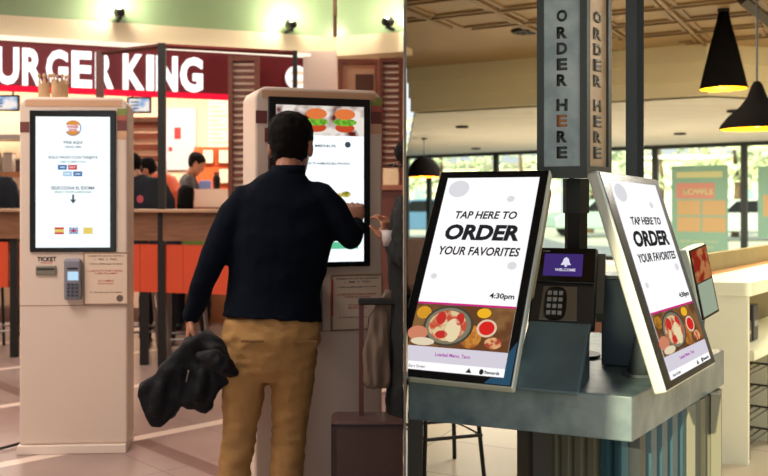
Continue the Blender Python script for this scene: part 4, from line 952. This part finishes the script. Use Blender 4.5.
text('screen_text', 'WELCOME', wt, tm, MQ, width=.06, height=.011, cx=-.002, cz=.2, bold=.02, depth=.0004)
text('writing', 'touch', mat('light print', (200, 200, 200)), tm, Mt@Matrix.Translation((0, -.0042, 0)), width=.022, height=.007, cx=-.062, cz=.278, depth=.0004)
bevel(obj('keypad_plate', MB().prism([(-.066, .001, .006), (.042, .001, .006), (.036, .001, .136), (-.06, .001, .136)], (0, -.005, 0), Mt), mat('plate bronze', (120, 112, 100), .35, .5), tm), .003)
pad = obj('keypad', MB().prism([V((-.022+.032*math.copysign(abs(math.cos(a))**.6, math.cos(a)), -.004, .068+.062*math.copysign(abs(math.sin(a))**.6, math.sin(a)))) for a in [2*math.pi*i/28 for i in range(28)]], (0, -.004, 0), Mt), black, tm)
for r_ in range(4):
    for c_ in range(3): obj('key', MB().box(-.045+c_*.016, -.034+c_*.016, -.011, -.008, .022+r_*.025, .036+r_*.025, Mt), mat('key grey', (150, 150, 150), .4), pad)
Mp = frame_M(.5853, 2.3455, .855, -.4398, .9534, 0)
pd = thing('terminal_stand', 'blue grey sloped metal stand holding the card terminal', 'stand', (.5853, 2.3455, .855))
bevel(obj('plate', MB().box(-.0865, .0865, .0, .012, -.002, .262, Mp), mat('stand metal', (84, 104, 112), .35, .4, var=.1), pd), .006, 3)
M3 = Mp.to_3x3(); pts = [V((s_*.07, .014, z_)) for s_, z_ in ((-1, .03), (-1, .26))]
for sx in (-1, 1):
    a_, b_ = M3@V((sx*.075, .013, .02)), M3@V((sx*.075, .013, .258)); c_ = V((b_.x, b_.y, -.003)); a2 = V((a_.x, a_.y, -.003))
    nrm = (M3@V((1, 0, 0))).normalized()*.006
    obj('side_cheek', MB().prism([tuple(a2), tuple(a_), tuple(b_), tuple(c_)], nrm), mat('stand metal', (84, 104, 112), .35, .4), pd)

# third kiosk, seen nearly edge on at the far side of the table
Ms = frame_M(1.297, 3.0, 1.0, .80, .15, .12)
kc = thing('countertop_kiosk', 'small kiosk seen almost edge on behind the right kiosk', 'kiosk', (1.297, 3.0, 1.0), 0, 'self order kiosks on the table')
bevel(obj('case', MB().box(-.075, .075, .003, .045, -.04, .2, Ms), mat('pale case', (206, 214, 200), .35), kc), .006, 3)
obj('bezel', MB().box(-.072, .072, -.001, .003, -.036, .196, Ms), black, kc)
obj('food_picture', MB().box(-.066, .066, -.002, -.001, .085, .19, Ms), glow('food warm', (196, 130, 80), .8, (150, 44, 30), 22), kc)
obj('lower_display', MB().box(-.062, .062, -.002, -.001, -.028, .08, Ms), glow('display sage', (170, 184, 160), .8), kc)
obj('mount_arm', MB().limb([(Ms.to_3x3()@V((0, .03, .02)), .022), ((-.03, .05, -.148), .03)], 10, caps=False), mat('mount dark', (70, 80, 84), .5), kc, smooth=True)

# low box standing behind the right kiosk
b0, b1 = V((.85, 2.72, 0)), V((.99, 2.65, 0)); db = (b1-b0).normalized(); nb = V((-db.y, db.x, 0))
bx = thing('table_box', 'dark blue grey metal box standing on the table behind the right kiosk', 'box', (*b0.xy, .851), math.atan2(db.y, db.x))
bevel(obj('body', MB().box(0, .17, 0, .16, 0, .262), mat('box metal', (66, 82, 92), .4, .35, var=.12, scale=6), bx), .004)
obj('lid', MB().box(-.004, .174, -.004, .164, .262, .272), mat('lid metal', (96, 108, 108), .4, .4), bx)

# three-sided sign on a post
q = at(576, 0, 2.88)
sp = thing('order_sign', 'grey framed sign tower reading ORDER HERE on its faces above the table', 'sign', (q.x, q.y, .851))
o0 = V((q.x, q.y, 0))
K0 = V(((587-CX)/F*2.75, 2.75, 0)); dL_, dR_ = V((-.92, .393, 0)).normalized(), V((.7, .71, 0)).normalized()
fgrey = mat('sign frame grey', (66, 70, 68), .45, .3)
zb, zt_ = H-(178-CY)/(F/2.78), 2.6
wL, wR = .151, .16
def face(d, w_, sgn, panelm, nm):
    """one side of the tower: d runs along it, starting at the near corner"""
    n_ = V((d.y, -d.x, 0))*sgn
    X = d if sgn > 0 else -d
    MM = Matrix.Identity(4); org = K0 if sgn > 0 else K0+d*w_
    for i in range(3): MM[i][0], MM[i][1], MM[i][2], MM[i][3] = X[i], -n_[i], (0, 0, 1)[i], (org-o0)[i]
    MM[2][3] = zb-.851; hh = zt_-zb
    fm = .021
    obj('frame', MB().box(0, fm, 0, .03, 0, hh, MM).box(w_-fm, w_, 0, .03, 0, hh, MM).box(fm, w_-fm, 0, .03, 0, .036, MM).box(fm, w_-fm, 0, .03, hh-.036, hh, MM), fgrey, sp)
    obj('sign_face', MB().box(fm, w_-fm, .008, .02, .036, hh-.036, MM), panelm, sp)
    MT = MM@Matrix.Translation((0, .0075, 0))
    for ch, py in zip('ORDERHERE', (14, 31, 47, 63, 79, 104, 120, 136, 152)):
        z = H-(py-CY)/(F/2.76)-zb
        text('letter', ch, mat('letter rust', (150, 96, 56), .5) if (py == 120 and nm == 'l') else mat('letter dark', (44, 46, 46), .5), sp, MT, width=(.032 if ch != 'H' else .034) if sgn < 0 else .05, height=.037, bold=.045, cx=w_/2, cz=z, depth=.001)
face(dL_, wL, -1, mat('brushed panel', (172, 182, 180), .35, .3, rgb2=(142, 154, 156), scale=14), 'l')
face(dR_, wR, 1, mat('brushed panel lit tint', (190, 168, 140), .4, .3, rgb2=(170, 146, 120), scale=14), 'r')  # right face coloured as if lit, unlike the left one
c4 = [K0+dL_*.02+dR_*.032, K0+dL_*(wL-.0), K0+dL_*wL+dR_*wR, K0+dR_*wR]
c4 = [K0+(dL_+dR_)*.035, K0+dL_*(wL-.0)+dR_*.04, K0+dL_*wL+dR_*wR, K0+dR_*wR+dL_*.04]
obj('core', MB().prism([(*(p-o0).xy, zb-.851+.002) for p in c4], (0, 0, zt_-zb-.002)), fgrey, sp)
obj('post', MB().tube([(0, 0, 0), (0, 0, zb-.851)], .036, 6), blackm, sp)
obj('collar', MB().tube([(0, 0, zb-.851-.11), (0, 0, zb-.851)], .042, 6), mat('collar dark', (50, 54, 54), .4, .4), sp)
obj('base_plate', MB().lathe([(0, 0), (.075, 0), (.075, .01), (0, .01)], seg=24), blackm, sp)
obj('hanger', MB().tube([(*(K0+(dL_+dR_)*.08-o0).xy, zt_-.851-.01), (*(K0+(dL_+dR_)*.08-o0).xy, 3.05-.851)], .03, 6), blackm, sp)

# tall steel column behind
q = at(635, 0, 3.65)
cl = thing('steel_column', 'tall dark steel column from floor to ceiling behind the right kiosk', 'column', (q.x, q.y, 0), rad(-20))
obj('shaft', MB().box(-.035, .012, -.04, .04, 0, 3.05), mat('column steel', (66, 70, 70), .4, .5, var=.12, scale=3), cl)
obj('flange', MB().box(.012, .034, -.046, .046, 0, 3.05), mat('column dark', (44, 46, 44), .4, .5), cl)
obj('base_plate', MB().box(-.08, .08, -.08, .08, 0, .012), blackm, cl)

# pale counter at right with open shelves
pale = mat('pale counter', (232, 230, 204), .45, var=.03, scale=3)
A_, B_, C2, D2, E_ = V((2.19, 4.57, 0)), V((3.35, 5.93, 0)), V((3.43, 6.58, 0)), V((2.27, 5.2, 0)), V((1.80, 4.64, 0))
sh = V((0, 0, 0))
ct = thing('pale_counter', 'pale cream counter with thick top and open shelves at the right edge', 'counter')
bevel(obj('countertop', MB().prism([(*p.xy, .86) for p in (E_, A_, B_, C2)], (0, 0, .07)), pale, ct), .003)
dAB = (B_-A_).normalized(); nAB = V((-dAB.y, dAB.x, 0))
obj('end_panel', MB().prism([(*p.xy, 0) for p in (E_+V((.02, .005, 0)), A_+V((-.012, .01, 0)), A_+V((.02, .06, 0)), E_+V((.05, .06, 0)))], (0, 0, .859)), pale, ct)
obj('shelf_panel', MB().prism([(*p.xy, .52) for p in (A_+dAB*.09+nAB*.01, B_+nAB*.01, B_+nAB*.33, A_+dAB*.09+nAB*.33)], (0, 0, .05)), pale, ct)
obj('back_panel', MB().prism([(*p.xy, 0) for p in (A_+dAB*.09+nAB*.33, B_+nAB*.33, B_+nAB*.36, A_+dAB*.09+nAB*.36)], (0, 0, .859)), mat('inner olive', (120, 108, 72), .6), ct)
for k in (.55, 1.1): obj('divider', MB().prism([(*p.xy, 0) for p in (A_+dAB*k+nAB*.02, A_+dAB*(k+.03)+nAB*.02, A_+dAB*(k+.03)+nAB*.33, A_+dAB*k+nAB*.33)], (0, 0, .52)), pale, ct)
obj('upstand', MB().prism([(*p.xy, .93) for p in (D2-dAB*.6, C2, C2+nAB*.04, D2-dAB*.6+nAB*.04)], (0, 0, .11)), mat('olive wood', (136, 116, 62), .6, var=.1), ct)
obj('wood_strip', MB().prism([(*p.xy, .9302) for p in (D2-dAB*.6-nAB*.05, C2-nAB*.05, C2-nAB*.001, D2-dAB*.6-nAB*.001)], (0, 0, .008)), mat('orange wood', (206, 150, 88), .5), ct)
for i, (k, z, w_, h_, d_) in enumerate(((.12, .572, .10, .17, .16), (.27, .572, .12, .12, .14), (.42, .572, .1, .2, .15))):
    p = A_+dAB*k+nAB*.1
    o = thing('storage_tub', ('tall dark tub', 'low dark tub', 'tallest dark tub')[i]+' on the upper shelf of the pale counter', 'tub', (p.x, p.y, z), math.atan2(dAB.y, dAB.x))
    bevel(obj('tub', MB().box(0, w_, 0, d_, 0, h_), mat('tub dark', (40, 40, 44), .5), o), .008); obj('label_strip', MB().box(.02, w_-.02, -.002, 0, h_*.4, h_*.55), mat('label grey', (150, 150, 150)), o)
rk = thing('wire_rack', 'black wire rack under the lower shelf of the pale counter', 'rack', (*(A_+dAB*.1+nAB*.04).xy, 0), math.atan2(dAB.y, dAB.x))
for sx in (0, .4):
    for sy in (0, .24): obj('upright', MB().tube([(sx, sy, 0), (sx, sy, .5)], .008, 6), blackm, rk)
for z in (.08, .2, .32, .44):
    t_ = MB()
    for yy in [.24*i/6 for i in range(7)]: t_.tube([(0, yy, z), (.4, yy, z)], .004, 5)
    for xx in (0, .4): t_.tube([(xx, 0, z), (xx, .24, z)], .006, 5)
    obj('shelf', t_, blackm, rk)

# window bench counter, wooden cabinet and booth in the background
wb = thing('window_bench', 'white topped bench counter in front of the windows behind the card terminal', 'counter', (0, 0, 0))
obj('bench_top', MB().box((556-CX)/F*7.6, (672-CX)/F*7.6, 7.4, 7.9, .74, .82), mat('bench white', (236, 236, 222), .4), wb)
obj('bench_front', MB().box((558-CX)/F*7.6, (670-CX)/F*7.6, 7.45, 7.85, 0, .74), mat('bench olive', (128, 122, 92), .6), wb)
obj('kick_panel', MB().box((560-CX)/F*7.6, (668-CX)/F*7.6, 7.44, 7.45, .0, .1), blackm, wb)
wc = thing('wooden_cabinet', 'low reddish brown wooden cabinet behind the terminal stand', 'cabinet')
obj('body', MB().box((576-CX)/F*4.4, (626-CX)/F*4.4, 4.4, 4.8, 0, .80), mat('red wood', (150, 90, 60), .5, var=.2, scale=9, stretch=(1, 1, 6)), wc)
obj('cabinet_top', MB().box((575-CX)/F*4.4, (627-CX)/F*4.4, 4.38, 4.82, .80, .83), mat('red wood', (150, 90, 60)), wc)
obj('door', MB().box((578-CX)/F*4.4, (600-CX)/F*4.4, 4.388, 4.399, .05, .77), mat('red wood door', (138, 84, 56), .5), wc)
bo = thing('booth_seat', 'dark brown booth seat behind the left kiosk beside the dividing wall', 'booth', ((409-CX)/F*9.0+.02, 9.0, 0))
obj('seat', MB().box(0, .5, 0, .5, .36, .46, bev=.02), mat('booth brown', (78, 52, 36), .6), bo); obj('seat_base', MB().box(.03, .47, .04, .5, 0, .36), mat('booth base', (60, 42, 32), .6), bo)
bevel(obj('backrest', MB().box(0, .5, .5, .58, .0, .95), mat('booth brown', (78, 52, 36)), bo), .02)

# metal stool seen below the table
q = V(((440-CX)/F*4.5, 4.5, 0))
so = thing('bar_stool', 'black thin framed bar stool visible below the order table', 'stool', tuple(q), rad(18))
zs = .33
obj('seat', MB().box(-.19, .19, -.17, .17, .44, .47, bev=.01), mat('seat dark', (40, 32, 26), .5), so)
for sx in (-1, 1):
    for sy in (-1, 1): obj('leg', MB().tube([(sx*.13, sy*.12, .44), (sx*.16, sy*.16, 0)], .011, 8), blackm, so)
obj('foot_rail', MB().tube([(-.15, -.15, .2), (.15, -.15, .2), (.15, .15, .2), (-.15, .15, .2), (-.15, -.15, .2)], .009, 6), blackm, so)

# =================================================================== LAMPS OF THE TWO ROOMS, ONE ADDED FOR THE COUNTER
warm = (1, .89, .79)
lamp('mall ceiling lamp', 'AREA', (-2.6, 2.9, 3.85), 150, warm, 1.6)
lamp('mall ceiling lamp', 'AREA', (-3.6, 5.6, 3.85), 85, warm, 1.6)
lamp('mall ceiling lamp', 'AREA', (-.9, 6.2, 3.85), 55, warm, 1.2)
lamp('kitchen lamp', 'AREA', (-2.6, 11.2, 3.2), 135, (1, .88, .72), 2.5, .8)
lamp('kitchen lamp', 'AREA', (-.4, 11.2, 3.2), 70, (1, .88, .72), 1.6, .8)
lamp('kitchen lamp', 'AREA', (-4.6, 11.2, 3.2), 100, (1, .88, .72), 1.6, .8)
lamp('added counter lamp', 'AREA', (6.2, 6.6, 3.0), 320, (1, .95, .82), 1.6)
lamp('added counter lamp', 'AREA', (6.5, 14.5, 2.45), 200, (1, .95, .85), 2.0)
lamp('added counter lamp', 'AREA', (3.2, 16.5, 2.45), 200, (1, .95, .85), 2.0)
lamp('added counter lamp', 'AREA', (2.1, 6.6, 3.0), 130, (1, .95, .82), 1.2)
lamp('added counter lamp', 'AREA', (2.9, 3.9, 3.0), 22, (1, .95, .74), .8)  # added lamp brightening the pale counter, which the sun does not reach
lamp('added counter lamp', 'AREA', (1.5, 3.4, 3.0), 12, (1, .86, .64), .8)
